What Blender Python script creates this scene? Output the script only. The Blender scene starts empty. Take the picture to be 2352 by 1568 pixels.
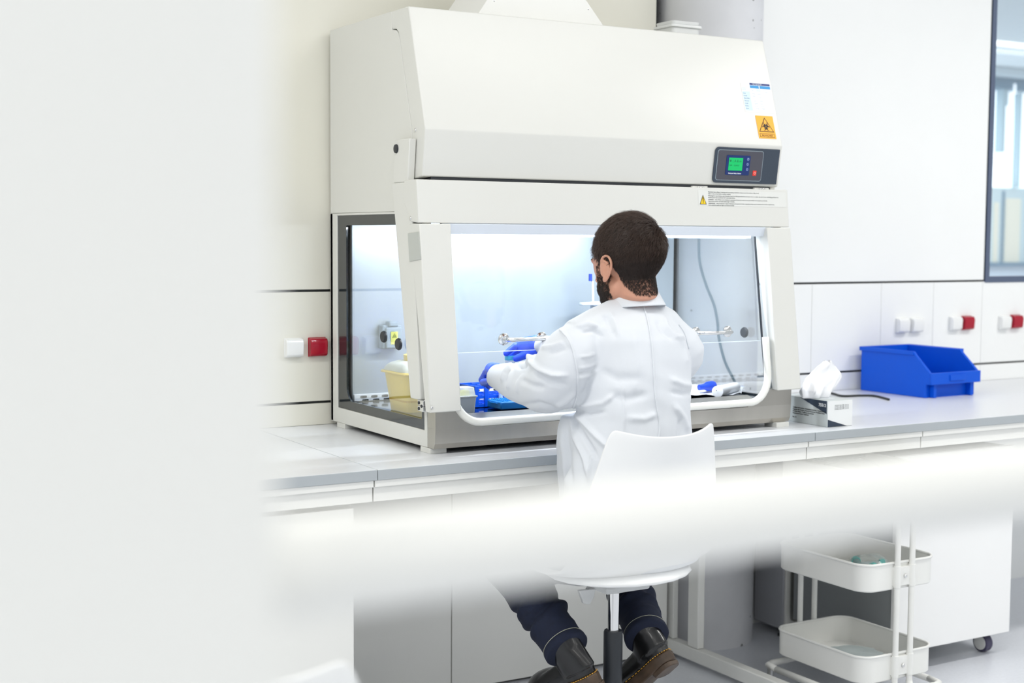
import bpy, math, random
import numpy as np
from mathutils import Vector, Matrix
random.seed(7); RNG = np.random.default_rng(7)
SC = bpy.context.scene; COL = SC.collection

# ------------------------------------------------------------------ camera, world, lights, exposure
F = 3250.9; CAM = np.array([-1.7922, -4.1992, 1.5004])
R_ = np.array([0.86145721, -0.50779841, 0.00567964]); U_ = np.array([0.03209113, 0.06559614, 0.99733009]); F_ = np.array([0.5068152, 0.85897492, -0.07280409])
cd = bpy.data.cameras.new('camera'); cam = bpy.data.objects.new('camera', cd); COL.objects.link(cam)
cam.matrix_world = Matrix(((R_[0], U_[0], -F_[0], CAM[0]), (R_[1], U_[1], -F_[1], CAM[1]), (R_[2], U_[2], -F_[2], CAM[2]), (0, 0, 0, 1)))
cd.sensor_width = 36; cd.lens = F * 36 / 2352; cd.clip_start = .02; cd.clip_end = 60
cd.dof.use_dof = True; cd.dof.focus_distance = 4.0; cd.dof.aperture_fstop = 2.6
SC.camera = cam
w = bpy.data.worlds.new('world'); SC.world = w; w.use_nodes = True
w.node_tree.nodes['Background'].inputs[0].default_value = (.93, .97, 1, 1)
w.node_tree.nodes['Background'].inputs[1].default_value = .98
vs = SC.view_settings; vs.view_transform = 'Standard'; vs.look = 'None'; vs.gamma = 1; vs.use_curve_mapping = False; vs.exposure = -.64
SC.cycles.use_denoising = True; SC.cycles.max_bounces = 10; SC.cycles.transparent_max_bounces = 16
SC.cycles.caustics_reflective = False; SC.cycles.caustics_refractive = False; SC.cycles.sample_clamp_indirect = 6

def area(name, loc, rot, sx, sy, power, color=(1, 1, 1)):
    l = bpy.data.lights.new(name, 'AREA'); l.shape = 'RECTANGLE'; l.size = sx; l.size_y = sy; l.energy = power; l.color = color
    o = bpy.data.objects.new(name, l); COL.objects.link(o); o.location = loc; o.rotation_euler = rot; return o
CEIL = 3.3
LAMPS = [(x, y) for y in (-1.9, -4.2, -6.5) for x in (-3.1, -.9, 1.3, 3.5)]
for x, y in LAMPS: area('ceiling_lamp_light', (x, y, CEIL - .075), (0, 0, 0), 1.5, .25, 24 * {-3.1: 2.3, -.9: .95, 1.3: .75, 3.5: 2.1}[x] * {-1.9: 1.15, -4.2: .5, -6.5: .9}[y], (1, .985, .95))
area('cabinet_lamp_light', (.645, -.585, 1.532), (math.radians(8), 0, 0), 1.0, .05, 28, (.90, .94, 1))

# ------------------------------------------------------------------ helpers
def ray(u, v): return R_ * (u - 1176) / F - U_ * (v - 784) / F + F_
def P(u, v, y):
    d = ray(u, v); return Vector(CAM + d * ((y - CAM[1]) / d[1]))
def PZ(u, v, z):
    d = ray(u, v); return Vector(CAM + d * ((z - CAM[2]) / d[2]))
def PX(u, v, x):
    d = ray(u, v); return Vector(CAM + d * ((x - CAM[0]) / d[0]))
def lin(c): return tuple(((v / 255 + .055) / 1.055) ** 2.4 if v > 10 else v / 255 / 12.92 for v in c)
MATS = {}
def mat(name, rgb, rough=.5, metal=0, spec=.5, noise=0, nscale=20, bump=0, bscale=200, emit=None, es=0, coat=0, srgb=True, stretch=None, sheen=0, sss=0, speck=None, alpha=1):
    if name in MATS: return MATS[name]
    m = bpy.data.materials.new(name); m.use_nodes = True; nt = m.node_tree; b = nt.nodes['Principled BSDF']
    c = lin(rgb) if srgb else rgb
    b.inputs['Base Color'].default_value = (*c, 1); b.inputs['Roughness'].default_value = rough; b.inputs['Metallic'].default_value = metal
    b.inputs['Specular IOR Level'].default_value = spec
    if coat: b.inputs['Coat Weight'].default_value = coat
    if sheen: b.inputs['Sheen Weight'].default_value = sheen
    if alpha < 1: b.inputs['Alpha'].default_value = alpha
    if sss: b.inputs['Subsurface Weight'].default_value = sss; b.inputs['Subsurface Radius'].default_value = (.012, .004, .002); b.inputs['Subsurface Scale'].default_value = 1
    if emit: b.inputs['Emission Color'].default_value = (*lin(emit), 1); b.inputs['Emission Strength'].default_value = es
    tc = nt.nodes.new('ShaderNodeTexCoord'); mp = nt.nodes.new('ShaderNodeMapping'); nt.links.new(tc.outputs['Object'], mp.inputs[0])
    if stretch: mp.inputs['Scale'].default_value = stretch
    if noise:
        n = nt.nodes.new('ShaderNodeTexNoise'); n.inputs['Scale'].default_value = nscale; n.inputs['Detail'].default_value = 4
        nt.links.new(mp.outputs[0], n.inputs['Vector'])
        r = nt.nodes.new('ShaderNodeMapRange'); r.inputs[1].default_value = .3; r.inputs[2].default_value = .7; r.inputs[3].default_value = 1 - noise; r.inputs[4].default_value = 1 + noise * .4
        nt.links.new(n.outputs[0], r.inputs[0])
        mx = nt.nodes.new('ShaderNodeVectorMath'); mx.operation = 'SCALE'; mx.inputs[0].default_value = c; nt.links.new(r.outputs[0], mx.inputs['Scale'])
        last = mx.outputs[0]
        if speck:
            v = nt.nodes.new('ShaderNodeTexVoronoi'); v.inputs['Scale'].default_value = speck[0]; nt.links.new(tc.outputs['Object'], v.inputs['Vector'])
            r2 = nt.nodes.new('ShaderNodeMapRange'); r2.inputs[1].default_value = speck[1]; r2.inputs[2].default_value = speck[1] * 1.6; r2.inputs[3].default_value = speck[2]; r2.inputs[4].default_value = 1
            n2 = nt.nodes.new('ShaderNodeTexNoise'); n2.inputs['Scale'].default_value = 7; nt.links.new(tc.outputs['Object'], n2.inputs['Vector'])
            ad = nt.nodes.new('ShaderNodeMath'); ad.operation = 'MULTIPLY_ADD'; ad.inputs[1].default_value = .5; ad.inputs[2].default_value = -.22
            nt.links.new(n2.outputs[0], ad.inputs[0]); s2 = nt.nodes.new('ShaderNodeMath'); s2.operation = 'ADD'
            nt.links.new(v.outputs['Distance'], s2.inputs[0]); nt.links.new(ad.outputs[0], s2.inputs[1]); nt.links.new(s2.outputs[0], r2.inputs[0])
            m2 = nt.nodes.new('ShaderNodeVectorMath'); m2.operation = 'SCALE'; nt.links.new(last, m2.inputs[0]); nt.links.new(r2.outputs[0], m2.inputs['Scale']); last = m2.outputs[0]
        nt.links.new(last, b.inputs['Base Color'])
    if bump:
        n = nt.nodes.new('ShaderNodeTexNoise'); n.inputs['Scale'].default_value = bscale; n.inputs['Detail'].default_value = 3; nt.links.new(mp.outputs[0], n.inputs['Vector'])
        bp = nt.nodes.new('ShaderNodeBump'); bp.inputs['Strength'].default_value = bump; bp.inputs['Distance'].default_value = .002
        nt.links.new(n.outputs[0], bp.inputs['Height']); nt.links.new(bp.outputs[0], b.inputs['Normal'])
    MATS[name] = m; return m
def glass(name, tint=(.96, .98, 1), refl=.06, rough=.0, body=0, bodyc=(.9, .9, .9)):
    m = bpy.data.materials.new(name); m.use_nodes = True; nt = m.node_tree; nt.nodes.clear()
    o = nt.nodes.new('ShaderNodeOutputMaterial'); t = nt.nodes.new('ShaderNodeBsdfTransparent'); t.inputs[0].default_value = (*tint, 1)
    g = nt.nodes.new('ShaderNodeBsdfGlossy'); g.inputs['Roughness'].default_value = rough; g.inputs[0].default_value = (1, 1, 1, 1)
    lw = nt.nodes.new('ShaderNodeLayerWeight'); lw.inputs[0].default_value = .35
    r = nt.nodes.new('ShaderNodeMapRange'); r.inputs[3].default_value = refl * .5; r.inputs[4].default_value = .32; nt.links.new(lw.outputs['Fresnel'], r.inputs[0])
    mx = nt.nodes.new('ShaderNodeMixShader'); nt.links.new(r.outputs[0], mx.inputs[0]); nt.links.new(t.outputs[0], mx.inputs[1]); nt.links.new(g.outputs[0], mx.inputs[2])
    last = mx
    if body:
        d = nt.nodes.new('ShaderNodeBsdfDiffuse'); d.inputs[0].default_value = (*bodyc, 1); tl = nt.nodes.new('ShaderNodeBsdfTranslucent'); tl.inputs[0].default_value = (*bodyc, 1)
        a = nt.nodes.new('ShaderNodeMixShader'); nt.links.new(d.outputs[0], a.inputs[1]); nt.links.new(tl.outputs[0], a.inputs[2])
        b = nt.nodes.new('ShaderNodeMixShader'); b.inputs[0].default_value = body; nt.links.new(mx.outputs[0], b.inputs[1]); nt.links.new(a.outputs[0], b.inputs[2]); last = b
    nt.links.new(last.outputs[0], o.inputs[0]); return m

def V3(p): return (float(p[0]), float(p[1]), float(p[2]))
class MB:
    def __init__(s): s.v = []; s.f = []
    def add(s, vs_, fs):
        n = len(s.v); s.v += [V3(p) for p in vs_]; s.f += [tuple(i + n for i in f) for f in fs]; return s
    def box(s, x0, y0, z0, x1, y1, z1, M=None):
        p = [Vector((x, y, z)) for z in (z0, z1) for x, y in ((x0, y0), (x1, y0), (x1, y1), (x0, y1))]
        if M: p = [M @ q for q in p]
        return s.add(p, [(3, 2, 1, 0), (4, 5, 6, 7), (0, 1, 5, 4), (1, 2, 6, 5), (2, 3, 7, 6), (3, 0, 4, 7)])
    def prism(s, poly, a, b, ax='x', M=None):
        def q(t, p): return Vector((t, p[0], p[1])) if ax == 'x' else Vector((p[0], t, p[1])) if ax == 'y' else Vector((p[0], p[1], t))
        v = [q(a, p) for p in poly] + [q(b, p) for p in poly]; n = len(poly)
        if M: v = [M @ k for k in v]
        return s.add(v, [tuple(range(n))[::-1], tuple(range(n, 2 * n))] + [(i, (i + 1) % n, n + (i + 1) % n, n + i) for i in range(n)])
    def loft(s, rings, caps=True, closed=True):
        n = len(rings[0]); v = [p for r in rings for p in r]; f = []
        for k in range(len(rings) - 1):
            for i in range(n if closed else n - 1):
                j = (i + 1) % n; f.append((k * n + i, k * n + j, (k + 1) * n + j, (k + 1) * n + i))
        if caps: f.append(tuple(range(n))[::-1]); f.append(tuple(range((len(rings) - 1) * n, len(rings) * n)))
        return s.add(v, f)
    def tube(s, path, r, n=12, cyclic=False, caps=True, flat=1):
        path = [Vector(p) for p in path]; rr = r if isinstance(r, (list, tuple)) else [r] * len(path); rings = []; up = None; m = len(path)
        for i, p in enumerate(path):
            if cyclic: t = path[(i + 1) % m] - path[i - 1]
            else: t = path[min(i + 1, m - 1)] - path[max(i - 1, 0)]
            t.normalize()
            if up is None: up = Vector((0, 0, 1)) if abs(t.z) < .9 else Vector((0, 1, 0))
            a = t.cross(up)
            if a.length < 1e-6: a = t.cross(Vector((1, 0, 0)))
            a.normalize(); b = a.cross(t).normalized(); up = b
            rings.append([p + a * math.cos(2 * math.pi * k / n) * rr[i] + b * math.sin(2 * math.pi * k / n) * rr[i] * flat for k in range(n)])
        if cyclic: rings.append(rings[0]); return s.loft(rings, caps=False)
        return s.loft(rings, caps=caps)
    def cyl(s, a, b, r, n=24, r2=None): return s.tube([a, b], [r, r if r2 is None else r2], n)
    def lathe(s, prof, c, n=32, axis=None):
        c = Vector(c); q = Vector((0, 0, 1)).rotation_difference(Vector(axis)) if axis else None; rings = []
        for r, z in prof:
            ring = [Vector((max(r, 1e-5) * math.cos(2 * math.pi * k / n), max(r, 1e-5) * math.sin(2 * math.pi * k / n), z)) for k in range(n)]
            rings.append([c + (q @ p if q else p) for p in ring])
        return s.loft(rings)
    def ell(s, c, r, M=None, n=20, m=12):
        rings = []
        for j in range(1, m):
            t = math.pi * j / m
            rings.append([Vector((c[0] + r[0] * math.sin(t) * math.cos(2 * math.pi * k / n), c[1] + r[1] * math.sin(t) * math.sin(2 * math.pi * k / n), c[2] - r[2] * math.cos(t))) for k in range(n)])
        if M: rings = [[M @ p for p in g] for g in rings]
        return s.loft(rings)
    def mesh(s, name='m'):
        me = bpy.data.meshes.new(name); me.from_pydata(s.v, [], s.f); me.update(); return me
    def build(s, name, m, parent=None, bevel=0, smooth=False, seg=2, ang=35, fix=True):
        me = s.mesh(name)
        if fix:
            import bmesh
            bm = bmesh.new(); bm.from_mesh(me); bmesh.ops.recalc_face_normals(bm, faces=bm.faces); bm.to_mesh(me); bm.free()
        return link(name, me, m, parent, bevel, smooth, seg, ang)
def link(name, me, m, parent=None, bevel=0, smooth=False, seg=2, ang=35):
    o = bpy.data.objects.new(name, me); COL.objects.link(o)
    if m: me.materials.append(m)
    if parent: put(o, parent)
    if bevel:
        b = o.modifiers.new('b', 'BEVEL'); b.width = bevel; b.segments = seg; b.limit_method = 'ANGLE'; b.angle_limit = math.radians(ang); b.harden_normals = False
    if smooth or bevel:
        me.shade_smooth()
        if smooth != 'all':
            try: me.set_sharp_from_angle(angle=math.radians(40))
            except Exception: pass
    return o
def wloc(o):
    p = Vector(o.location)
    while o.parent: o = o.parent; p += Vector(o.location)
    return p
def put(o, parent):
    o.parent = parent
    root = parent
    while root.parent: root = root.parent
    if root.type == 'EMPTY' and parent is root: o.matrix_parent_inverse = Matrix.Translation(-Vector(root.location))
def tag(o, label=None, cat=None, group=None, kind=None):
    if label: o['label'] = label
    if cat: o['category'] = cat
    if group: o['group'] = group
    if kind: o['kind'] = kind
    return o
def thing(name, loc, label, cat, group=None, kind=None):
    o = bpy.data.objects.new(name, None); COL.objects.link(o); o.location = loc; o.empty_display_size = .05
    return tag(o, label, cat, group, kind)
def copy_tree(root, loc, rz, label, group=None):
    def cp(o, par):
        c = o.copy(); COL.objects.link(c)
        if par:
            mi = o.matrix_parent_inverse.copy(); c.parent = par; c.matrix_parent_inverse = mi
        for ch in kids.get(o.name, []): cp(ch, c)
        return c
    kids = {}
    for o in list(COL.objects):
        if o.parent: kids.setdefault(o.parent.name, []).append(o)
    r = cp(root, None); r.location = loc; r.rotation_euler = (0, 0, rz); r['label'] = label
    if group: r['group'] = group
    return r
def frame(o, u, n):      # matrix: local x=u, local z=normal, origin o
    u = Vector(u).normalized(); n = Vector(n); n = (n - u * n.dot(u)).normalized(); v = n.cross(u)
    return Matrix(((u.x, v.x, n.x, o[0]), (u.y, v.y, n.y, o[1]), (u.z, v.z, n.z, o[2]), (0, 0, 0, 1)))
def rrect(x0, y0, x1, y1, r, n=5):
    if not isinstance(r, (list, tuple)): r = [r] * 4
    out = []
    for (cx, cy, a0, rr) in ((x1 - r[0], y0 + r[0], -90, r[0]), (x1 - r[1], y1 - r[1], 0, r[1]), (x0 + r[2], y1 - r[2], 90, r[2]), (x0 + r[3], y0 + r[3], 180, r[3])):
        for k in range(n + 1):
            a = math.radians(a0 + 90 * k / n); out.append((cx + rr * math.cos(a), cy + rr * math.sin(a)))
    return out
def ring_plate(s, outer, inner, a, b, ax='x'):
    def q(t, p): return (t, p[0], p[1]) if ax == 'x' else (p[0], t, p[1]) if ax == 'y' else (p[0], p[1], t)
    n = len(outer); v = [q(a, p) for p in outer] + [q(a, p) for p in inner] + [q(b, p) for p in outer] + [q(b, p) for p in inner]; f = []
    for i in range(n):
        j = (i + 1) % n
        f += [(i, j, n + j, n + i), (2 * n + i, 3 * n + i, 3 * n + j, 2 * n + j), (i, 2 * n + i, 2 * n + j, j), (n + i, n + j, 3 * n + j, 3 * n + i)]
    return s.add(v, f)
def text(name, body, M, size, m, parent, align='LEFT', bold=0, depth=.0002):
    c = bpy.data.curves.new(name, 'FONT'); c.body = body; c.size = size; c.align_x = align; c.extrude = depth; c.offset = bold; c.resolution_u = 3
    o = bpy.data.objects.new(name, c); COL.objects.link(o)
    me = bpy.data.meshes.new_from_object(o.evaluated_get(bpy.context.evaluated_depsgraph_get())); bpy.data.objects.remove(o)
    me.transform(M); me.name = name
    return link(name, me, m, parent)
def voxel(mb, vox, smooth=4, name='v'):
    me = mb.mesh(name); o = bpy.data.objects.new(name, me); COL.objects.link(o)
    r = o.modifiers.new('r', 'REMESH'); r.mode = 'VOXEL'; r.voxel_size = vox
    if smooth: s = o.modifiers.new('s', 'SMOOTH'); s.factor = .5; s.iterations = smooth
    dg = bpy.context.evaluated_depsgraph_get(); out = bpy.data.meshes.new_from_object(o.evaluated_get(dg))
    bpy.data.objects.remove(o); bpy.data.meshes.remove(me); return out
def getv(me):
    a = np.empty(len(me.vertices) * 3, np.float32); me.vertices.foreach_get('co', a); return a.reshape(-1, 3).astype(float)
def getn(me):
    a = np.empty(len(me.vertices) * 3, np.float32); me.vertex_normals.foreach_get('vector', a); return a.reshape(-1, 3).astype(float)
def setv(me, a): me.vertices.foreach_set('co', a.astype(np.float32).ravel()); me.update()
def proj(a):
    d = a - CAM; z = d @ F_; return np.stack([1176 + F * (d @ R_) / z, 784 - F * (d @ U_) / z], 1), z
def folds(me, lst, zmax=99):
    """raise or sink soft ridges in a cloth surface along traced fold lines (u, v) on its camera-facing side"""
    a = getv(me); n = getn(me); uv, z = proj(a); facing = ((n * (CAM - a)).sum(1) / np.linalg.norm(CAM - a, axis=1)) > -.15
    off = np.zeros(len(a))
    for pts, wd, h in lst:
        pts = np.array(pts, float); best = np.full(len(a), 1e9); tt = np.zeros(len(a)); m = len(pts) - 1
        for i in range(m):
            p, q = pts[i], pts[i + 1]; d = q - p; t = np.clip(((uv - p) @ d) / (d @ d), 0, 1)
            ds = np.linalg.norm(uv - (p + t[:, None] * d), axis=1); k = ds < best; best[k] = ds[k]; tt[k] = (i + t[k]) / m
        fade = np.clip(np.minimum(tt, 1 - tt) * 5 + .25, 0, 1)
        off += h * np.exp(-(best / wd) ** 2) * fade
    off *= facing * (z < zmax)
    setv(me, a + n * off[:, None])

# ------------------------------------------------------------------ materials
M_wall = mat('wall laminate', (248, 249, 248), .32, noise=.012, nscale=3)
M_wallc = mat('cream wall laminate', (236, 234, 222), .35, noise=.012, nscale=3)
M_black = mat('black joint', (20, 24, 24), .5)
M_floor = mat('floor vinyl', (226, 229, 236), .28, noise=.05, nscale=90, bump=.03)
M_ceil = mat('ceiling', (235, 235, 232), .8)
M_conc = mat('concrete', (220, 221, 225), .6, noise=.06, nscale=6, speck=(16, .055, .35), bump=.15, bscale=40)
M_paint = mat('white enamel', (222, 222, 217), .34, bump=.02, bscale=900)
M_paint2 = mat('white powder coat', (238, 238, 234), .38)
M_steel = mat('brushed steel', (182, 178, 170), .30, 1, noise=.16, nscale=2.2, bump=.03, bscale=300, stretch=(3, 3, .25))
M_steeli = mat('interior steel', (196, 208, 218), .33, .6, noise=.07, nscale=3, bump=.03, bscale=220, stretch=(3, 3, .6))
M_tray = mat('polished tray steel', (120, 128, 140), .10, 1, noise=.05, nscale=10)
M_chrome = mat('chrome', (225, 225, 225), .14, 1)
M_gasket = mat('black glass border', (34, 40, 44), .09, coat=.4)
M_dark = mat('dark rubber', (38, 42, 48), .45)
M_worktop = mat('grey worktop laminate', (226, 228, 231), .30, noise=.02, nscale=60)
M_edge = mat('worktop edge', (176, 182, 186), .5)
M_tube = mat('white gasket tube', (240, 240, 234), .3)
M_glass = glass('clear glass', (.97, .985, .99), .03)
M_sash = glass('sash glass', (.965, .98, .985), .03)
M_led = mat('lamp tube', (255, 255, 255), .5, emit=(225, 238, 255), es=7)
M_ceill = mat('lamp diffuser', (255, 255, 255), .5, emit=(255, 252, 245), es=2.2)
M_ink = mat('black ink', (25, 25, 25), .6)
M_ink2 = mat('soft black ink', (70, 74, 76), .6)
M_blue = mat('blue plastic', (0, 86, 214), .42, spec=.28)
M_white = mat('gloss white plastic', (240, 241, 240), .15)
M_red = mat('gloss red plastic', (168, 14, 42), .15)

# ------------------------------------------------------------------ room
MB().box(-7, -9.5, -.06, 9, .9, 0).build('floor', M_floor)['kind'] = 'structure'
MB().box(-4.5, -8.5, CEIL, 9, .45, CEIL + .08).build('ceiling', M_ceil)['kind'] = 'structure'
WX0, WX1 = 1.283, 1.745          # gap in the panelling that the column stands in
wb = MB().box(-4.5, .018, 0, WX0, .2, CEIL).box(WX1, .018, 0, 3.05, .2, CEIL).box(3.05, .018, 0, 6.5, .2, 1.32).box(3.05, .018, 2.98, 6.5, .2, CEIL)
wb.box(WX0 - .01, .2, 0, WX1 + .01, .26, CEIL)
wb = wb.build('wall_back', M_wall); wb['kind'] = 'structure'
def wpanel(x0, x1, z0, z1, m):
    o = MB().box(x0 + .001, 0, z0, x1 - .001, .017, z1).build('wall_panel', m, wb, bevel=.001)
wpanel(-4.5, WX0, 1.334, CEIL, M_wallc); wpanel(WX1, 3.03, 1.334, CEIL, M_wall)
for a, b in ((-4.5, -.9), (-.9, WX0)): wpanel(a, b, .977, 1.326, M_wallc)
for a, b in ((WX1, 2.057), (2.057, 2.431), (2.431, 2.73), (2.73, 3.024), (3.024, 3.6), (3.6, 5)): wpanel(a, b, .977, 1.326, M_wall)
wpanel(-4.5, WX0, .90, .969, M_wallc); wpanel(WX1, 3.024, .90, .969, M_wall); wpanel(3.024, 5, .90, .969, M_wall)
for i, (x0, x1, z0, z1) in enumerate(((-4.5, WX0, 1.326, 1.334), (WX1, 3.03, 1.326, 1.334), (-4.5, WX0, .969, .977), (WX1, 5, .969, .977))):
    MB().box(x0, .004, z0, x1, .0175, z1).build('trim_%d' % (i + 1), M_black)['kind'] = 'structure'
for i, (x0, x1) in enumerate(((WX0 - .002, WX0 + .006),)):
    MB().box(x0, .003, 0, x1, .03, CEIL).build('trim_5', M_black)['kind'] = 'structure'
cb = MB().lathe([(.195, 0), (.195, CEIL)], (1.512, -.018, 0), 64).build('concrete_column', M_conc, smooth=True)
tag(cb, 'round grey concrete column standing behind the safety cabinet', 'column', kind='structure')
# window on the right and the hall behind it
M_wf = mat('slate window frame', (88, 100, 124), .4)
win = thing('window_1', (3.03, 0, 1.33), 'slate framed interior window at the right', 'window', kind='structure')
fo = [(3.036, 1.322), (6.4, 1.322), (6.4, 2.98), (3.036, 2.98)]; fi = [(3.061, 1.348), (6.35, 1.348), (6.35, 2.93), (3.061, 2.93)]
ring_plate(MB(), fo, fi, -.004, .04, 'y').build('window_frame', M_wf, win, bevel=.002)
MB().box(3.03, .002, 1.334, 3.036, .05, 2.98).build('window_gasket', M_black, win)
MB().box(3.0615, .028, 1.3485, 6.3495, .034, 2.9295).build('window_pane', M_glass, win)
M_hallw = mat('hall band', (92, 134, 160), .5); M_hallc = mat('hall ceiling', (226, 236, 240), .7)
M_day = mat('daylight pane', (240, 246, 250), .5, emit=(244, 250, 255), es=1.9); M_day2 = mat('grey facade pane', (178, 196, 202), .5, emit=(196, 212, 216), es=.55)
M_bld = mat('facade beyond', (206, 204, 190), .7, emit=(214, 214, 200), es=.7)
hall = MB().box(3.0, 4.9, 0, 16, 5.0, 1.27).build('wall_hall', mat('pale blue spandrel', (206, 220, 234), .5)); hall['kind'] = 'structure'
HC_ = 3.07
MB().box(2.9, .45, HC_, 16, 5.2, HC_ + .08).build('ceiling_hall', M_hallc)['kind'] = 'structure'
MB().box(3.0, .9, -.06, 16, 5.2, 0).build('floor_hall', M_floor)['kind'] = 'structure'
wh = thing('window_2', (9, 4.95, 1.2), 'bright hall windows seen through the interior window', 'window', kind='structure')
MB().box(6.5, 4.86, 2.90, 14, 5.0, HC_ - .004).build('window_header', M_hallw, wh); MB().box(6.5, 4.70, 3.0, 14, 4.855, HC_ - .004).build('blind_box', mat('blind box pale', (214, 228, 236), .5), wh)
MB().box(6.5, 4.86, 1.27, 14, 5.0, 1.30).build('window_sill', M_hallw, wh)
MB().box(6.5, 5.02, 1.30, 14, 5.04, 2.90).build('window_pane', M_day, wh)
M_mul = mat('pale mullion', (176, 202, 212), .5)
for x, w_, z0, z1 in ((8.82, .045, 2.32, 2.93), (8.865, .03, 2.75, 2.90), (9.07, .014, 2.0, 2.88), (9.085, .05, 2.89, 2.905), (9.3, .05, 1.3, 2.9), (9.85, .05, 1.3, 2.9), (8.3, .05, 1.3, 2.9)): MB().box(x, 4.88, z0, x + w_, 4.96, z1).build('mullion', M_mul, wh)
MB().box(8.935, 4.85, 2.86, 8.955, 4.859, 2.95).build('window_light', M_day, wh)
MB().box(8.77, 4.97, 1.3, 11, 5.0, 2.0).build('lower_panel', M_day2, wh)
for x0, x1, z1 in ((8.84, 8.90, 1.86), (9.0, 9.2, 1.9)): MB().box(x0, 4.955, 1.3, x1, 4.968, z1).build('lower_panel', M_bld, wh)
MB().box(8.955, 4.95, 1.3, 8.97, 4.968, 1.97).build('mullion', M_hallw, wh)
for y in (1.6, 3.6): area('hall_lamp_light', (7.6, y, 3.0), (0, 0, 0), 4, .2, 75, (.95, .98, 1))
hl = MB().box(5.2, 3.58, HC_ - .03, 10.5, 3.62, HC_ - .001).build('hall_light', M_ceill); tag(hl, 'thin bright light strip on the hall ceiling behind the window', 'ceiling light')
# ceiling lights
for i, (x, y) in enumerate(LAMPS):
    t = thing('ceiling_light', (x, y, CEIL), 'long white ceiling light panel above the lab', 'ceiling light', 'lab ceiling lights')
    MB().box(x - .78, y - .15, CEIL - .06, x + .78, y + .15, CEIL).build('housing', M_paint2, t, bevel=.004)
    MB().box(x - .75, y - .125, CEIL - .066, x + .75, y + .125, CEIL - .06).build('diffuser', M_ceill, t)

# ------------------------------------------------------------------ wall sockets
def socket(u, v, w_, h_, m, label, cat='socket', parts_led=False):
    c = P(u, v, 0); x, z = c.x, c.z
    t = thing('wall_socket', (x, 0, z), label, cat, 'hinged wall sockets along the panelling')
    MB().box(x - w_ / 2, -.006, z - h_ / 2, x + w_ / 2, 0, z + h_ / 2).build('base_plate', m, t, bevel=.002)
    pr = [(-.006, z - h_ / 2 + .001), (-.018, z - h_ / 2 + .002), (-.024, z - h_ / 2 + .008), (-.027, z + h_ / 2 - .016), (-.022, z + h_ / 2 - .004), (-.006, z + h_ / 2 - .001)]
    MB().prism(pr, x - w_ / 2 + .001, x + w_ / 2 - .001).build('hinged_cover', m, t, bevel=.003, seg=3)
    return t
socket(672, 798, .060, .061, M_white, 'gloss white wall socket at the left, beside the dark red one')
socket(727, 796, .060, .061, M_red, 'dark red wall socket left of the safety cabinet')
socket(2069, 747, .061, .062, M_white, 'white wall socket above the blue bin, left one of the white pair')
socket(2101, 746, .061, .062, M_white, 'white wall socket above the blue bin, right one of the white pair')
socket(2190, 742, .060, .060, M_white, 'white wall socket left of the red socket above the bin front')
socket(2218, 741, .060, .060, M_red, 'red wall socket above the front lip of the blue bin')
socket(2303, 740, .060, .060, M_white, 'white wall socket left of the red socket at the right picture edge')
socket(2330, 738, .060, .060, M_red, 'red wall socket nearest the right picture edge')

# ------------------------------------------------------------------ benches
YW = -.895
def slab(x0, x1, label):
    o = MB().box(x0 + .0008, YW, .872, x1 - .0008, -.001, .90).build('worktop', M_worktop, bevel=.0015)
    o.data.materials.append(M_edge); 
    for p in o.data.polygons:
        if abs(p.normal.z) < .5: p.material_index = 1
    tag(o, label, 'worktop', 'grey worktops of the bench')
slab(-2.6, -.244, 'grey laminate worktop left of the joint beside the cabinet'); slab(-.244, 1.262, 'grey laminate worktop slab carrying the safety cabinet'); slab(1.262, 3.9, 'grey laminate worktop with the blue bin and tissue box')
for x0, x1, lb in ((-1.6, -.254, 'white fascia board under the left worktop'), (-.250, 1.236, 'white fascia board under the cabinet, behind the man'), (1.240, 1.736, 'short white fascia board right of the chair'), (1.740, 3.2, 'white fascia board below the blue bin')):
    t = thing('fascia_board', ((x0 + x1) / 2, YW + .02, .81), lb, 'fascia board', 'fascia boards of the bench')
    MB().box(x0, YW + .012, .815, x1, YW + .030, .870).build('board', M_paint2, t, bevel=.0012)
    MB().box(x0, YW + .030, .850, x1, -.05, .870).build('sub_frame', M_paint2, t)
    MB().box(x0, YW + .004, .854, x1, YW + .012, .8715).build('top_strip', M_paint2, t, bevel=.001)
# base cabinet at far left
t = thing('base_cabinet', (-.9, -.45, 0), 'white base cabinet under the left worktop', 'cabinet')
MB().box(-1.6, -.845, .08, -.298, -.06, .812).build('body', M_paint2, t, bevel=.0015)
MB().box(-.90, -.865, .09, -.299, -.847, .80).build('door', M_paint2, t, bevel=.0015); MB().box(-1.59, -.865, .09, -.905, -.847, .80).build('door', M_paint2, t, bevel=.0015)
MB().box(-1.58, -.80, 0, -.33, -.10, .08).build('plinth', M_dark, t)
# service panels under the bench
for x0, x1, lb in ((-.25, .362, 'white back panel under the bench, left of the joint by the jeans'), (.366, 1.243, 'white back panel under the bench behind the boots')):
    t = thing('service_panel', ((x0 + x1) / 2, -.15, 0), lb, 'panel', 'service panels under the bench')
    MB().box(x0, -.165, .012, x1, -.145, .845).build('panel', M_paint2, t, bevel=.001)
    MB().box(x0, -.14, 0, x1, -.02, .06).build('plinth', M_black, t)
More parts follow.
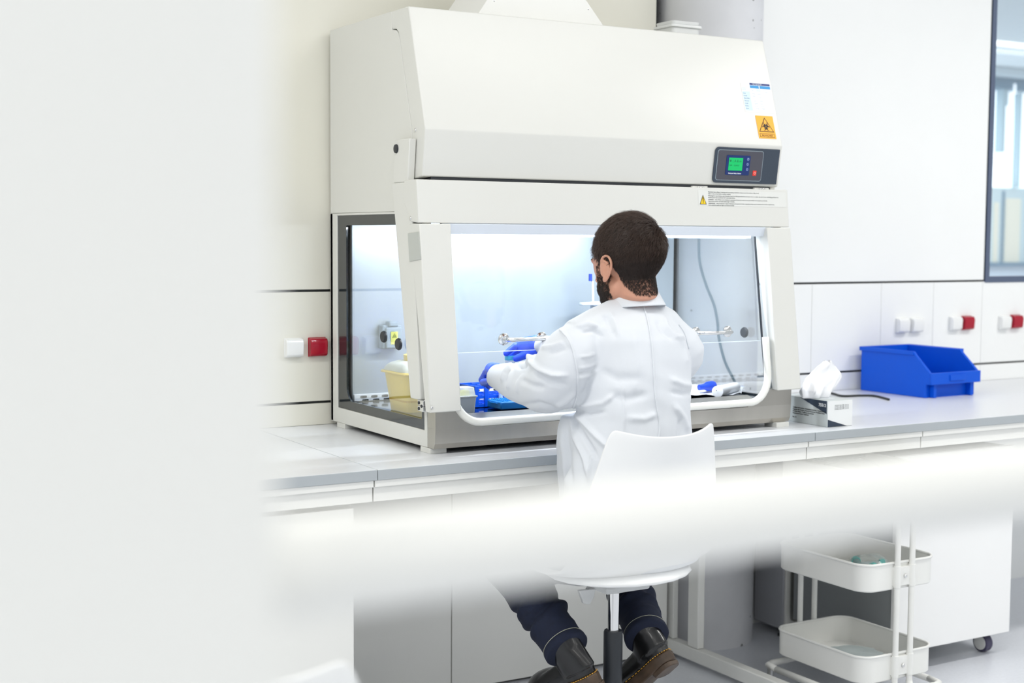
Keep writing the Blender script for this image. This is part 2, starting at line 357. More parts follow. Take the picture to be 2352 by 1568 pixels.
# leg frame
t = thing('bench_leg_frame', (1.262, -.4, 0), 'white steel leg frame with floor bar left of the trolley', 'table leg')
MB().box(1.250, -.335, .065, 1.280, -.278, .809).build('upright', M_paint2, t, bevel=.003)
MB().box(1.256, -.185, .065, 1.278, -.146, .809).build('upright', M_paint2, t, bevel=.003)
MB().box(1.2465, -.872, .016, 1.287, -.12, .064).build('foot_bar', M_paint2, t, bevel=.004)
MB().box(1.248, -.86, .8095, 1.282, -.12, .848).build('top_bar', M_paint2, t, bevel=.003)
for y in (-.82, -.16): MB().cyl((1.262, y, 0), (1.262, y, .016), .016).build('levelling_foot', M_dark, t)
# under bench equipment
t = thing('under_bench_unit', (2.0, -.12, 0), 'grey-white unit on black foot between the column and trolley', 'appliance')
MB().box(1.762, -.20, .03, 2.35, -.03, .78).build('housing', mat('cool grey enamel', (186, 188, 194), .4), t, bevel=.006)
MB().prism(rrect(1.785, .06, 2.32, .75, .02), -.208, -.2005, 'y').build('door', mat('door grey', (150, 150, 146), .45), t)
ring_plate(MB(), rrect(1.764, .035, 2.345, .775, .006), rrect(1.787, .062, 2.318, .748, .02), -.212, -.2005, 'y').build('door_frame', M_paint2, t, bevel=.002)
for x in (1.785, 2.32): MB().lathe([(.020, 0), (.020, .008), (.008, .011), (.008, .031)], (x, -.175, 0), 20).build('levelling_foot', M_dark, t)
# mobile cabinet
t = thing('mobile_cabinet', (2.06, -.55, 0), 'large white mobile cabinet on casters behind the trolley', 'cabinet')
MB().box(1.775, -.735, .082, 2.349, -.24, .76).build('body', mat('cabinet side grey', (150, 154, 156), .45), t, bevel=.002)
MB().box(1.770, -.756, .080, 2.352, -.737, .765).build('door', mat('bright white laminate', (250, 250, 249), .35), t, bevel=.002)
MB().box(2.3525, -.752, .145, 2.358, -.735, .185).build('hinge', M_chrome, t, bevel=.001)
for x, y in ((2.29, -.69), (1.84, -.69), (2.29, -.29), (1.84, -.29)):
    c = MB().cyl((x - .016, y, .034), (x + .016, y, .034), .034, 28).build('caster', mat('caster purple-grey tyre', (70, 66, 92), .4), t, bevel=.004)
    MB().cyl((x - .018, y, .034), (x + .018, y, .034), .026, 24).build('wheel_disc', M_paint2, c); MB().box(x - .014, y - .012, .05, x + .014, y + .02, .081).build('fork', M_dark, c, bevel=.003)

# ------------------------------------------------------------------ trolley
def tray(mbs, x0, x1, y0, y1, z0, z1):
    N = 8; o1 = rrect(x0, y0, x1, y1, .055, N); i1 = rrect(x0 + .003, y0 + .003, x1 - .003, y1 - .003, .052, N)
    ob = rrect(x0 + .004, y0 + .004, x1 - .004, y1 - .004, .052, N); ib = rrect(x0 + .007, y0 + .007, x1 - .007, y1 - .007, .049, N)
    rings = [[(p[0], p[1], z0) for p in ob], [(p[0], p[1], z0 + .004) for p in o1], [(p[0], p[1], z1) for p in o1], [(p[0], p[1], z1) for p in i1], [(p[0], p[1], z0 + .004) for p in ib]]
    mbs.loft([[Vector(q) for q in r] for r in rings]); return o1
t = thing('utility_trolley', (1.5, -.81, 0), 'white three-tier metal utility trolley at the lower right', 'trolley')
TX0, TX1, TY0, TY1 = 1.362, 1.685, -1.022, -.600
for z0, z1 in ((.108, .193), (.400, .486), (.69, .775)):
    mb = MB(); o1 = tray(mb, TX0, TX1, TY0, TY1, z0, z1); k = mb.build('tray', M_paint2, t, smooth=True)
    MB().tube([(p[0], p[1], z1) for p in o1], .0045, 8, cyclic=True).build('rim', M_paint2, k, smooth='all')
xm = (TX0 + TX1) / 2
for y, sgn in ((TY0, -1), (TY1, 1)):
    for dx in (-.032, .032):
        MB().cyl((xm + dx, y + sgn * .010, .07), (xm + dx, y + sgn * .010, .78), .0095, 20).build('post', M_paint2, t, smooth=True)
    for z in (.155, .443, .73):
        b = MB().box(xm - .042, y - .012 * (sgn < 0) - .0 + (.0 if sgn < 0 else 0), z - .03, xm + .042, y + (.002 if sgn < 0 else .012), z + .03)
        for dx in (-.032, .032): b.cyl((xm + dx, y + sgn * .010, z - .035), (xm + dx, y + sgn * .010, z + .035), .0115, 16)
        b = b.build('bracket', M_paint2, t, bevel=.001)
        MB().ell((xm, y + sgn * .014, z), (.006, .005, .006)).build('bolt', M_chrome, b, smooth='all')
    MB().tube([(xm - .032, y + sgn * .010, .10), (xm - .036, y + sgn * .012, .075), (xm - .06, y + sgn * .012, .068), (TX0 + .01, y + sgn * .012, .066), (TX0 - .015, y + sgn * .012 - sgn * .01, .066), (TX0 - .025, y - sgn * .05, .066)], .011, 12).build('base_tube', M_paint2, t, smooth='all')
    MB().tube([(xm + .032, y + sgn * .010, .10), (xm + .036, y + sgn * .012, .075), (xm + .06, y + sgn * .012, .068), (TX1 - .01, y + sgn * .012, .066), (TX1 + .015, y + sgn * .012 - sgn * .01, .066), (TX1 + .025, y - sgn * .05, .066)], .011, 12).build('base_tube', M_paint2, t, smooth='all')
for x in (TX0 - .025, TX1 + .025):
    MB().tube([(x, TY0 + .05, .066), (x, TY1 - .05, .066)], .011, 12).build('base_tube', M_paint2, t, smooth='all')
    for y in (TY0 + .02, TY1 - .02):
        c = MB().cyl((x, y, .028), (x, y, .062), .011, 16).build('caster', M_chrome, t, smooth=True)
        MB().cyl((x - .012, y + .008, .020), (x + .012, y + .008, .020), .020, 20).build('wheel', M_dark, c, bevel=.003)
# bags in the trolley
def film(name, c, rx, ry, rz, m, seed, n=22, amp=.35):
    rg = np.random.default_rng(seed); mb = MB(); mb.ell((0, 0, 0), (1, 1, 1), n=n * 2, m=n); a = np.array(mb.v)
    ph = rg.uniform(0, 6.28, (7, 3)); fr = rg.uniform(2, 7, (7, 3)); d = sum(np.abs(np.sin((a * fr[k]).sum(1) + ph[k, 0])) for k in range(7)) / 7
    a = a * (1 - amp + amp * d)[:, None] * np.array([rx, ry, rz]); a[:, 2] = np.maximum(a[:, 2], -rz * .5); a += np.array(c); mb.v = [tuple(p) for p in a]
    return mb.build(name, m, smooth='all')
M_film = glass('clear film', (.97, .985, .985), .05, .12, body=.08, bodyc=(.9, .95, .95))
M_film2 = glass('pale bag film', (.9, .94, .95), .10, .2, body=.35, bodyc=(.86, .92, .93))
tag(film('plastic_bag', (1.50, -.90, .425), .10, .085, .07, M_film, 3), 'clear plastic bag holding teal tubes in the middle tray', 'bag')
M_teal = mat('teal cap', (96, 205, 196), .35)
for i, (x, y, z, a) in enumerate(((1.47, -.93, .448, .3), (1.52, -.90, .452, -.5), (1.49, -.86, .45, 1.0))):
    tt = thing('sample_tube', (x, y, z), ['clear tube with teal cap, front one in the middle trolley tray', 'clear tube with teal cap leaning right in the trolley bag', 'clear tube with teal cap, rear one in the trolley bag'][i], 'tube', 'teal capped tubes in the trolley')
    d = Vector((math.cos(a), math.sin(a), .1)); q = Vector((x, y, z))
    MB().cyl(q - d * .04, q + d * .02, .012, 20).build('tube_body', M_film2, tt, smooth=True); MB().cyl(q + d * .02, q + d * .036, .0145, 20).build('cap', M_teal, tt, bevel=.001)
tag(film('plastic_bag', (1.50, -.84, .135), .12, .11, .03, M_film2, 9), 'flat pale plastic bag lying in the bottom trolley tray', 'bag')
tag(film('plastic_bag', (1.52, -.80, .722), .12, .13, .07, M_film, 5), 'loose clear plastic film rising from the top trolley tray', 'bag')

# ------------------------------------------------------------------ biological safety cabinet
B = thing('safety_cabinet', (.645, -.38, .90), 'large white biological safety cabinet with lit steel interior on the bench', 'safety cabinet')
W = 1.29
hood = [(-.473, 2.148), (-.579, 2.148), (-.684, 1.80), (-.665, 1.671), (-.604, 1.664), (-.602, 1.80), (-.525, 2.06), (-.516, 2.082), (-.500, 2.094), (-.473, 2.098)]
MB().prism(hood, 0, W).build('hood', M_paint, B, bevel=.0035, seg=3, ang=12)
shell = [(-.022, 1.575), (-.022, 2.148), (-.4695, 2.148), (-.4695, 2.095), (-.498, 2.091), (-.513, 2.080), (-.522, 2.058), (-.599, 1.798), (-.601, 1.664), (-.601, 1.575)]
MB().prism(shell, 0.001, W - .001).build('upper_housing', M_paint, B, bevel=.002, seg=2, ang=25)
MB().box(.03, -.66, 1.655, W - .03, -.60, 1.672).build('hood_gap', M_dark, B)
MB().box(0, -.04, .915, W, -.022, 1.575).build('rear_panel', M_paint, B)
# side panels with windows
NW = 6
def yz(poly): return poly
def shear(poly): return [(y + (.018 * (z - .915) / .66 if y < -.5 else 0), z) for y, z in poly]
for x0, x1, s in ((0, .02, -1), (W - .02, W, 1)):
    outer = shear(rrect(-.70, .915, -.022, 1.5745, .002, NW)); hole = shear(rrect(-.682, .962, -.074, 1.568, .002, NW))
    sp = ring_plate(MB(), outer, hole, x0, x1).build('side_panel', M_paint, B, bevel=.002)
    go = shear(rrect(-.6815, .9625, -.0745, 1.5675, .001, NW)); gi = rrect(-.657, .990, -.137, 1.537, [.004, .03, .004, .03][0:4] if False else [.006, .006, .006, .045], NW)
    gi = rrect(-.657, .990, -.137, 1.537, [.045, .006, .006, .006], NW)
    xa = x0 + .004 if s < 0 else x1 - .010
    gb = ring_plate(MB(), go, gi, xa, xa + .006).build('window_border', M_gasket, B)
    MB().box(xa + .0065, -.664, .963, xa + .0105, -.075, 1.567).build('side_window', M_glass, B) if s < 0 else MB().box(xa - .0045, -.664, .963, xa - .0005, -.075, 1.567).build('side_window', M_glass, B)
for u, v in ((882, 773), (916, 790)):
    c = PX(u, v, 0); MB().lathe([(.017, 0), (.018, .004), (.015, .009), (.004, .010)], (.003, c.y, c.z), 24, (-1, 0, 0)).build('port_plug', M_dark, B, smooth=True)
c = PX(1712, 763, W - .02); MB().lathe([(.017, 0), (.018, .004), (.015, .009), (.004, .010)], (W - .021, c.y, c.z), 24, (-1, 0, 0)).build('port_plug', M_dark, B, smooth=True)
# floor, feet, front sill
MB().box(.002, -.70, .9155, W - .002, -.041, .935).build('base_pan', M_dark, B)
for x, y in ((-.002, -.105), (W - .05, -.105), (-.002, -.690), (W - .062, -.722)):
    MB().box(x, y - .03, .90, x + .052, y + .03, .915).build('foot', M_paint, B, bevel=.001)
sill = [(-.700, .9165), (-.737, .9155), (-.742, .93), (-.742, 1.010), (-.742, 1.022), (-.715, 1.022), (-.715, .985), (-.705, .972), (-.68, .968), (-.675, .972), (-.66, .972), (-.655, .955), (-.700, .945)]
front = MB().prism([(-.7005, .9165), (-.737, .9155), (-.745, .93), (-.7482, .972), (-.7345, .972), (-.7005, .972)], 0, W)
la_ = [(.145 - .085 * math.sin(k * math.pi / 16), 1.069 - .085 * math.cos(k * math.pi / 16)) for k in range(9) if 1.069 - .085 * math.cos(k * math.pi / 16) < 1.022]
front.prism([(0, .9721), (.145, .9721)] + la_ + [(.066, 1.022), (0, 1.022)], -.7484, -.7355, 'y')
ra_ = [(1.112 + .085 * math.sin(k * math.pi / 16), 1.069 - .085 * math.cos(k * math.pi / 16)) for k in range(9) if 1.069 - .085 * math.cos(k * math.pi / 16) < 1.022]
front.prism([(W, .9721), (1.112, .9721)] + ra_ + [(1.191, 1.022), (W, 1.022)], -.7484, -.7355, 'y')
front.box(0, -.7354, .9722, .05, -.7005, 1.0219).box(W - .05, -.7354, .9722, W, -.7005, 1.0219)
front.build('front_sill', M_steel, B)
def curved(z_top, x0, x1, xr, r):   # concave lip behind the tube
    pass
lip = MB(); rows = []
for k in range(9):
    a = k / 8; y = -.735 + .095 * a; z = .978 - .022 * math.sin(a * math.pi * .5) * 0 + (.018 * a - .0) * 1.0 - .004 * math.sin(a * math.pi)
    rows.append([(.07, y, z), (W - .09, y, z), (W - .09, y, z - .006), (.07, y, z - .006)])
lip.loft([[Vector(q) for q in r] for r in rows]).build('sill_lip', M_steel, B, smooth=True)
MB().box(.022, -.635, .950, W - .022, -.142, .985).build('work_tray', M_tray, B, bevel=.003)
# aperture tube
pth = []
zt, zb_, xl, xr, r = 1.19, .984, .060, 1.197, .085
def ty(z): return -.748 + max(0, z - 1.0) * .115
for k in range(7): z = zt - (zt - zb_ - r) * k / 6; pth.append((xl, ty(z), z))
for k in range(1, 9): a = math.pi / 2 * k / 8; z = zb_ + r - r * math.sin(a); pth.append((xl + r - r * math.cos(a), ty(z), z))
for k in range(1, 9): a = math.pi / 2 * k / 8; z = zb_ + r - r * math.cos(a); pth.append((xr - r + r * math.sin(a), ty(z), z))
for k in range(1, 7): z = zb_ + r + (zt - zb_ - r) * k / 6; pth.append((xr, ty(z), z))
MB().tube(pth, .0115, 16).build('aperture_tube', M_tube, B, smooth='all')
# interior
BY = -.142
MB().box(.022, BY, .955, W - .022, BY + .008, 1.572).build('rear_wall', M_steeli, B)
MB().box(.022, -.60, 1.560, W - .022, BY, 1.573).build('interior_ceiling', mat('diffuser mesh white', (225, 230, 235), .6), B)
sl = MB()
for k in range(33):
    for z in (.9895, 1.0005): x = .045 + k * .037 + (.006 if z < .99 else 0); sl.prism(rrect(x, z - .0033, x + .022, z + .0033, .0032, 4), BY - .010, BY - .0045, 'y')
MB().box(.024, BY - .0085, .986, W - .024, BY - .0005, 1.009).build('vent_strip', mat('white vent strip', (226, 232, 238), .35), B, bevel=.002)
sl.build('vent_slots', M_black, B)
# outlet box on rear wall
ob = MB().box(.110, BY - .034, 1.150, .178, BY - .001, 1.226).build('outlet_box', mat('grey outlet plastic', (150, 168, 184), .4), B, bevel=.005)
MB().box(.119, BY - .043, 1.152, .173, BY - .035, 1.219).build('outlet_flap', mat('grey outlet plastic', (0, 0, 0)), ob, bevel=.004)
MB().box(.128, BY - .044, 1.220, .162, BY - .012, 1.238).build('flap_hinge', mat('grey outlet plastic', (0, 0, 0)), ob, bevel=.005)
MB().box(.134, BY - .0445, 1.165, .158, BY - .043, 1.205).build('warning_sticker', mat('yellow sticker', (236, 236, 120), .5), ob)
Mf = frame((.156, BY - .0450, 1.170), (1, 0, 0), (0, -1, 0))
MB().prism([(.146, 1.201), (.1375, 1.186), (.1545, 1.186)], BY - .0452, BY - .0446, 'y').build('sticker_triangle', mat('olive print', (150, 160, 70), .5), ob)
# lamp and top frame of the opening
MB().prism([(-.690, 1.5405), (-.691, 1.538), (-.683, 1.511), (-.678, 1.511), (-.676, 1.545)], .05, W - .05).build('aperture_frame', mat('pale blue grey enamel', (226, 233, 242), .4), B)
lm = MB().cyl((.12, -.600, 1.540), (W - .12, -.600, 1.540), .012, 16).build('lamp_tube', M_led, B, smooth=True)
MB().box(.12, -.6775, 1.505, W - .12, -.671, 1.512).build('lamp_diffuser_edge', M_led, B)
# apron and posts
ap = [(-.520, 1.650), (-.560, 1.661), (-.682, 1.661), (-.693, 1.541), (-.632, 1.538), (-.560, 1.545)]
MB().prism([(-.604, 1.661), (-.682, 1.661), (-.693, 1.541), (-.645, 1.545), (-.604, 1.60)], -.026, W + .026).build('apron', M_paint, B, bevel=.002, seg=2)
def py(z): return -.7 - (1.54 - z) * .1265
for s in (0, 1):
    def X(a): return -.026 + a if s == 0 else W + .026 - a
    def pr_(y0, z0, y1, z1, xa, xb, name, m=M_paint, dy0=.07, dy1=.07, bev=.003):
        a, b = sorted((X(xa), X(xb)))
        return MB().prism([(y0, z0), (y1, z1), (y1 + dy1, z1), (y0 + dy0, z0)], a, b).build(name, m, B, bevel=bev)
    po = pr_(-.700, 1.539, -.766, 1.021, 0, .098, 'post', dy0=.062, dy1=.028)
    pr_(-.6375, 1.655, -.7055, 1.050, .001, .024, 'side_cheek', dy0=.115, dy1=.063)
    pr_(-.635, 1.776, -.622, 1.655, .002, .024, 'sash_arm', dy0=.10, dy1=.09)
    MB().lathe([(.013, 0), (.012, .004), (.003, .005)], (X(.002), -.540 - .012, 1.751), 20, (-1 if s == 0 else 1, 0, 0)).build('arm_button', M_dark, B, smooth=True)
    hz = MB()
    for dz in (0, .016): hz.box(min(X(-.002), X(.012)), -.728, 1.020 + dz, max(X(-.002), X(.012)), -.694, 1.035 + dz)
    hg = hz.build('hinge', M_chrome, B, bevel=.001)
    for z, yy in ((1.027, -.702), (1.043, -.702), (1.035, -.718)): MB().cyl((X(.013), yy, z), (X(-.0035), yy, z), .0045, 12).build('screw', M_dark, hg)
for z, y in ((1.554, -.645), (1.80, -.622)):
    xx = -.026 if z < 1.7 else 0
    MB().ell((xx, y, z), (.0035, .006, .006)).build('screw', M_chrome, B, smooth='all')
MB().ell((.005 - .026, -.766, 1.036), (.004, .003, .004)).build('screw', M_chrome, B, smooth='all')
tag(MB().prism([(-.632, 1.512), (-.700, 1.517), (-.713, 1.440), (-.642, 1.434)], -.0285, -.0262).build('blank_plate', mat('grey plate', (190, 193, 188), .5), B, bevel=.002), 'flat grey plate')
for xx in (.0735, W - .0995): MB().prism([(py(1.51) + .030, 1.51), (py(1.03) + .024, 1.03), (py(1.03) + .031, 1.03), (py(1.51) + .037, 1.51)], xx, xx + .003).build('sash_seal', M_dark, B)
# sash glass and handles
gz0 = 1.178
MB().prism([(py(1.54) + .034, 1.54), (py(gz0) + .034, gz0), (py(gz0) + .040, gz0), (py(1.54) + .040, 1.54)], .06, W - .06).build('sash_glass', M_sash, B)
MB().box(.07, py(gz0) + .0335, gz0 - .0012, W - .07, py(gz0) + .0405, gz0 + .0004).build('sash_edge', mat('polished glass edge', (236, 246, 255), .2, emit=(200, 225, 255), es=.0), B)
for a, b in (((1158, 779), (1245, 776)), ((1599, 765), (1672, 760))):
    y0 = py(1.212) + .033; p, q = P(*a, y0 - .004), P(*b, y0 - .004); z = (p.z + q.z) / 2
    h = MB()
    for x in (p.x, q.x): h.lathe([(.0175, 0), (.0175, .003), (.012, .006), (.007, .0065)], (x, y0, z), 24, (0, -1, 0))
    h.tube([(p.x, y0 - .004, z), (p.x + .002, y0 - .025, z), (p.x + .012, y0 - .036, z), (q.x - .012, y0 - .036, z), (q.x - .002, y0 - .025, z), (q.x, y0 - .004, z)], .0058, 14)
    h.build('sash_handle', M_chrome, B, smooth=True)
# hinges under hood
for x in (.97, 1.22):
    h = MB().box(x - .03, -.668, 1.659, x + .03, -.640, 1.666).build('hood_hinge', M_paint, B, bevel=.001)
    for d in (-.01, 0, .01): MB().ell((x + d, -.672, 1.662), (.004, .004, .003)).build('hinge_pin', M_chrome, h, smooth='all')
# control panel
gn = Vector((0, -.129, -.019)).normalized()      # normal of the lower hood face
gn = Vector((0, -1, -.147)).normalized(); up = Vector((0, -.147, 1)).normalized()
def onface(u, v, n, p0):
    d = Vector(ray(u, v)); c = Vector(CAM); return c + d * ((Vector(p0) - c).dot(n) / d.dot(n))
O = Vector((1.0, -.684, 1.80)); E = up
Gm = Matrix(((1, 0, 0, 1.016), (0, up.y, gn.y, -.6672), (0, up.z, gn.z, 1.6785), (0, 0, 0, 1)))
def gpl(name, poly, z0, z1, m, parent): return MB().prism(poly, z0, z1, 'z', Gm).build(name, m, parent)
cp = gpl('control_panel', rrect(0, 0, .262, .112, [.002, .002, .014, .014], 5), .0005, .003, mat('slate panel', (58, 68, 82), .4), B)
gpl('panel_inset', rrect(.010, .008, .195, .104, .008), .003, .0038, mat('pale outline', (168, 184, 192), .4), cp)
gpl('panel_field', rrect(.0115, .0095, .1935, .1025, .007), .0038, .0042, mat('graphite field', (78, 78, 88), .4), cp)
gpl('display_bezel', rrect(.046, .026, .142, .088, .004), .0042, .0052, mat('navy bezel', (22, 48, 110), .3), cp)
scn = gpl('display', rrect(.056, .040, .112, .080, .001), .0052, .0056, mat('green display', (0, 120, 60), .3, emit=(10, 225, 125), es=.85), cp)
dk = mat('display ink', (8, 110, 62), .5, emit=(8, 120, 70), es=.35)
text('display_text', '✱ .: A & m', Gm @ Matrix.Translation((.058, .0665, .0057)), .011, dk, cp); text('display_text', '1.00    12:04:37', Gm @ Matrix.Translation((.058, .054, .0057)), .0065, dk, cp)
text('panel_text', 'Biological Safety Cabinet', Gm @ Matrix.Translation((.058, .0295, .0053)), .0052, mat('panel white', (235, 240, 245), .5), cp, bold=.0001)
for k, z in enumerate((.077, .061, .045)):
    b = gpl('touch_key', rrect(.126, z - .006, .138, z + .006, .002), .0052, .0058, mat('key blue', (30, 66, 140), .4), cp)
    bb = MB(); bb.tube([Gm @ Vector((.132 + .0032 * math.cos(a * .785), z + .0032 * math.sin(a * .785), .0062)) for a in range(8)], .0006, 6, cyclic=True); bb.build('key_icon', mat('icon grey', (190, 205, 230), .5), b)
b = gpl('power_key', rrect(.158, .026, .172, .042, .001), .0042, .0052, mat('red key', (238, 60, 48), .4), cp)
MB().tube([Gm @ Vector((.165 + .0035 * math.cos(a * .785), .034 + .0035 * math.sin(a * .785), .0055)) for a in range(8)], .0008, 6, cyclic=True).build('key_icon', mat('icon pink', (250, 200, 190), .5), b)
# biohazard label and certificate on sloped hood face
sn = Vector((0, -.348, .105)).normalized(); su = Vector((0, .105, .348)).normalized()
p0 = (0, -.684, 1.80)
pA = onface(1734, 266, sn, p0); pB = onface(1774, 266.5, sn, p0); pC = onface(1744, 317.5, sn, p0); pD = onface(1783, 319.5, sn, p0)
x0, x1 = (pA.x + pC.x) / 2, (pB.x + pD.x) / 2; s0 = ((pC - Vector(p0)).dot(su) + (pD - Vector(p0)).dot(su)) / 2; s1 = ((pA - Vector(p0)).dot(su) + (pB - Vector(p0)).dot(su)) / 2
o_ = Vector((x0, p0[1], p0[2])) + su * s0
Hm = Matrix(((1, 0, 0, o_.x), (0, su.y, sn.y, o_.y), (0, su.z, sn.z, o_.z), (0, 0, 0, 1))); lw, lh = x1 - x0, s1 - s0
def hpl(name, poly, z0, z1, m, parent, M=Hm): return MB().prism(poly, z0, z1, 'z', M).build(name, m, parent)
lab = hpl('biohazard_label', rrect(0, 0, lw, lh, .001), .0003, .0009, mat('orange label', (250, 178, 36), .45), B)
def tri(cx, y0, w_, h_, r=.0): return [(cx - w_ / 2, y0), (cx + w_ / 2, y0), (cx, y0 + h_)]
tb, th, tw = lh * .29, lh * .64, lw * .86
hpl('label_triangle', tri(lw / 2, tb, tw, th), .0009, .0012, M_ink, lab); hpl('label_triangle_field', tri(lw / 2, tb + th * .045, tw * .86, th * .86), .0012, .0014, mat('orange label', (0, 0, 0)), lab)
bio = MB(); cx, cy = lw / 2, tb + th * .36; q = lw * .105
for k in range(3):
    a0 = math.radians(90 + 120 * k); ccx, ccy = cx + q * 1.25 * math.cos(a0), cy + q * 1.25 * math.sin(a0)
    pts = []
    for j in range(19):
        a = a0 + math.radians(38 + 284 * j / 18); pts.append((a, q * 1.12, q * (.10 + .52 * math.sin(math.pi * j / 18))))
    outer = [(ccx + (r_) * math.cos(a), ccy + r_ * math.sin(a)) for a, r_, w_ in pts]; inner = [(ccx + (r_ - w_) * math.cos(a), ccy + (r_ - w_) * math.sin(a)) for a, r_, w_ in pts]
    for j in range(18): bio.prism([inner[j], outer[j], outer[j + 1], inner[j + 1]], .0014, .0017, 'z', Hm)
ring_o = [(cx + q * 1.25 * math.cos(a * .2618), cy + q * 1.25 * math.sin(a * .2618)) for a in range(24)]; ring_i = [(cx + q * 1.02 * math.cos(a * .2618), cy + q * 1.02 * math.sin(a * .2618)) for a in range(24)]
for j in range(24): bio.prism([ring_i[j], ring_o[j], ring_o[(j + 1) % 24], ring_i[(j + 1) % 24]], .0014, .0016, 'z', Hm)
bio.build('biohazard_symbol', M_ink, lab)
hpl('label_frame', rrect(lw * .08, lh * .055, lw * .92, lh * .215, .0003), .0009, .0011, M_ink, lab); hpl('label_frame_field', rrect(lw * .10, lh * .072, lw * .90, lh * .198, .0003), .0011, .0013, mat('orange label', (0, 0, 0)), lab)
text('label_text', 'BIOHAZARD', Hm @ Matrix.Translation((lw / 2, lh * .098, .0014)), lh * .105, M_ink, lab, 'CENTER')
# certificate sheet
cA = onface(1700, 188, sn, p0); cB = onface(1768, 193, sn, p0); cC = onface(1712, 256, sn, p0); cD = onface(1779, 261, sn, p0)
x0, x1 = (cA.x + cC.x) / 2 , (cB.x + cD.x) / 2; s0 = ((cC - Vector(p0)).dot(su) + (cD - Vector(p0)).dot(su)) / 2; s1 = ((cA - Vector(p0)).dot(su) + (cB - Vector(p0)).dot(su)) / 2
o_ = Vector((x0, p0[1], p0[2])) + su * s0; Cm = Matrix(((1, 0, 0, o_.x), (0, su.y, sn.y, o_.y), (0, su.z, sn.z, o_.z), (0, 0, 0, 1))); w2, h2 = x1 - x0, s1 - s0
sh = MB().prism(rrect(0, 0, w2, h2, .001), .0003, .0007, 'z', Cm).build('test_certificate', mat('sheet white', (246, 248, 250), .5), B)
def cpl(a, b, c_, d, m): MB().prism([(a * w2, b * h2), (c_ * w2, b * h2), (c_ * w2, d * h2), (a * w2, d * h2)], .0007, .0010, 'z', Cm).build('printed_block', m, sh)
nv = mat('print navy', (24, 44, 120), .5); cy_ = mat('print cyan', (40, 150, 216), .5); pc = mat('print pale blue', (214, 234, 246), .5)
cpl(.30, .92, .99, .985, nv); cpl(.30, .81, .60, .905, cy_); cpl(.63, .81, .99, .905, cy_); cpl(.02, .78, .15, .81, pc); cpl(.02, .72, .15, .75, pc); cpl(.5, .78, .64, .81, pc); cpl(.5, .72, .64, .75, pc); cpl(.02, .05, .26, .69, pc)
lb_ = mat('print light', (196, 208, 224), .6)
for k in range(9): cpl(.02, .05 + .08 * k, .98, .053 + .08 * k, mat('rule line', (226, 232, 238), .6))
for k, s_ in enumerate(('Fecha', 'Modelo', 'Filtro HEPA', 'Velocidad', 'Caudal', 'Presion', 'Estado')): text('printed_text', s_, Cm @ Matrix.Translation((.03 * w2, (.61 - .085 * k) * h2, .0011)), h2 * .045, mat('print mid blue', (130, 160, 190), .6), sh)
text('printed_text', 'TEST CERTIFICATE', Cm @ Matrix.Translation((.40 * w2, .935 * h2, .0011)), h2 * .045, mat('panel white', (0, 0, 0)), sh)
rg = random.Random(3)
scr = MB()
for (ax_, ay_) in [(.33, .62), (.52, .62), (.34, .54), (.53, .5), (.35, .37), (.55, .38), (.36, .29), (.55, .29), (.36, .2), (.56, .2), (.38, .12), (.58, .12), (.3, .74), (.72, .76), (.78, .7)]:
    pp = [Cm @ Vector(((ax_ + .02 * j) * w2, (ay_ + rg.uniform(-.015, .02)) * h2, .001)) for j in range(6)]; scr.tube(pp, .0004, 4)
scr.build('handwriting', lb_, sh)
# warning text on the apron
an = Vector((0, -1, .0917)).normalized(); au = Vector((0, .0917, 1)).normalized()
Am = Matrix(((1, 0, 0, .955), (0, au.y, an.y, -.6840), (0, au.z, an.z, 1.6405), (0, 0, 0, 1)))
wl = MB().prism(rrect(-.005, -.036, .352, .012, .001), .0002, .0005, 'z', Am).build('warning_label', mat('clear label', (226, 227, 223), .4), B)
MB().prism([(0, -.032), (.027, -.032), (.0135, -.002)], .0005, .0008, 'z', Am).build('warning_triangle', M_ink, wl)
MB().prism([(.003, -.0305), (.024, -.0305), (.0135, -.0065)], .0008, .001, 'z', Am).build('warning_triangle_field', mat('signal yellow', (248, 208, 30), .4), wl)
MB().prism([(.0122, -.018), (.0148, -.018), (.0152, -.0105), (.0118, -.0105)], .001, .0012, 'z', Am).prism([(.0124, -.0285), (.0147, -.0285), (.0147, -.0255), (.0124, -.0255)], .001, .0012, 'z', Am).prism([(.0124, -.0245), (.0147, -.0245), (.0150, -.018), (.012, -.018)], .001, .0012, 'z', Am).build('exclamation_mark', M_ink, wl)
tx = [('Warning:', ' before lifting or lowering the front opening mechanism, always ensure the window is fully closed.', 'Failure to do so may result in window cracking.'),
      ('Warnung:', ' Vor dem Anheben oder Absenken vom Front-\u00f6ffnungsmechanismus ist immer sicher zu stellen, dass das Fenster vollst\u00e4ndig geschlossen ist.', 'Nichtbeachten kann zum Bruch der Frontscheibe f\u00fchren.'),
      ('Attention:', " avant d'\u00e9lever ou de rabaisser le m\u00e9canisme d'ouverture, assurez-vous que la fen\u00eatre est compl\u00e8tement ferm\u00e9e.", 'Dans le cas contraire ceci peut endommager la fen\u00eatre.'),
      ('Advertencia:', ' antes de levantar o bajar el mecanismo de apertura frontal, compruebe siempre que la ventana est\u00e9 cerrada completamente.', 'De lo contrario puede dar lugar a la rotura del cristal.')]
for k, (a, b_, c_) in enumerate(tx):
    text('warning_text', a, Am @ Matrix.Translation((.034, .0055 - k * .0118, .0006)), .0052, M_ink2, wl, bold=.00006)
    text('warning_text', b_, Am @ Matrix.Translation((.034 + .0026 * len(a) - .001, .0055 - k * .0118, .0006)), .0047, M_ink2, wl)
    text('warning_text', c_, Am @ Matrix.Translation((.034, .0000 - k * .0118, .0006)), .0047, M_ink2, wl)
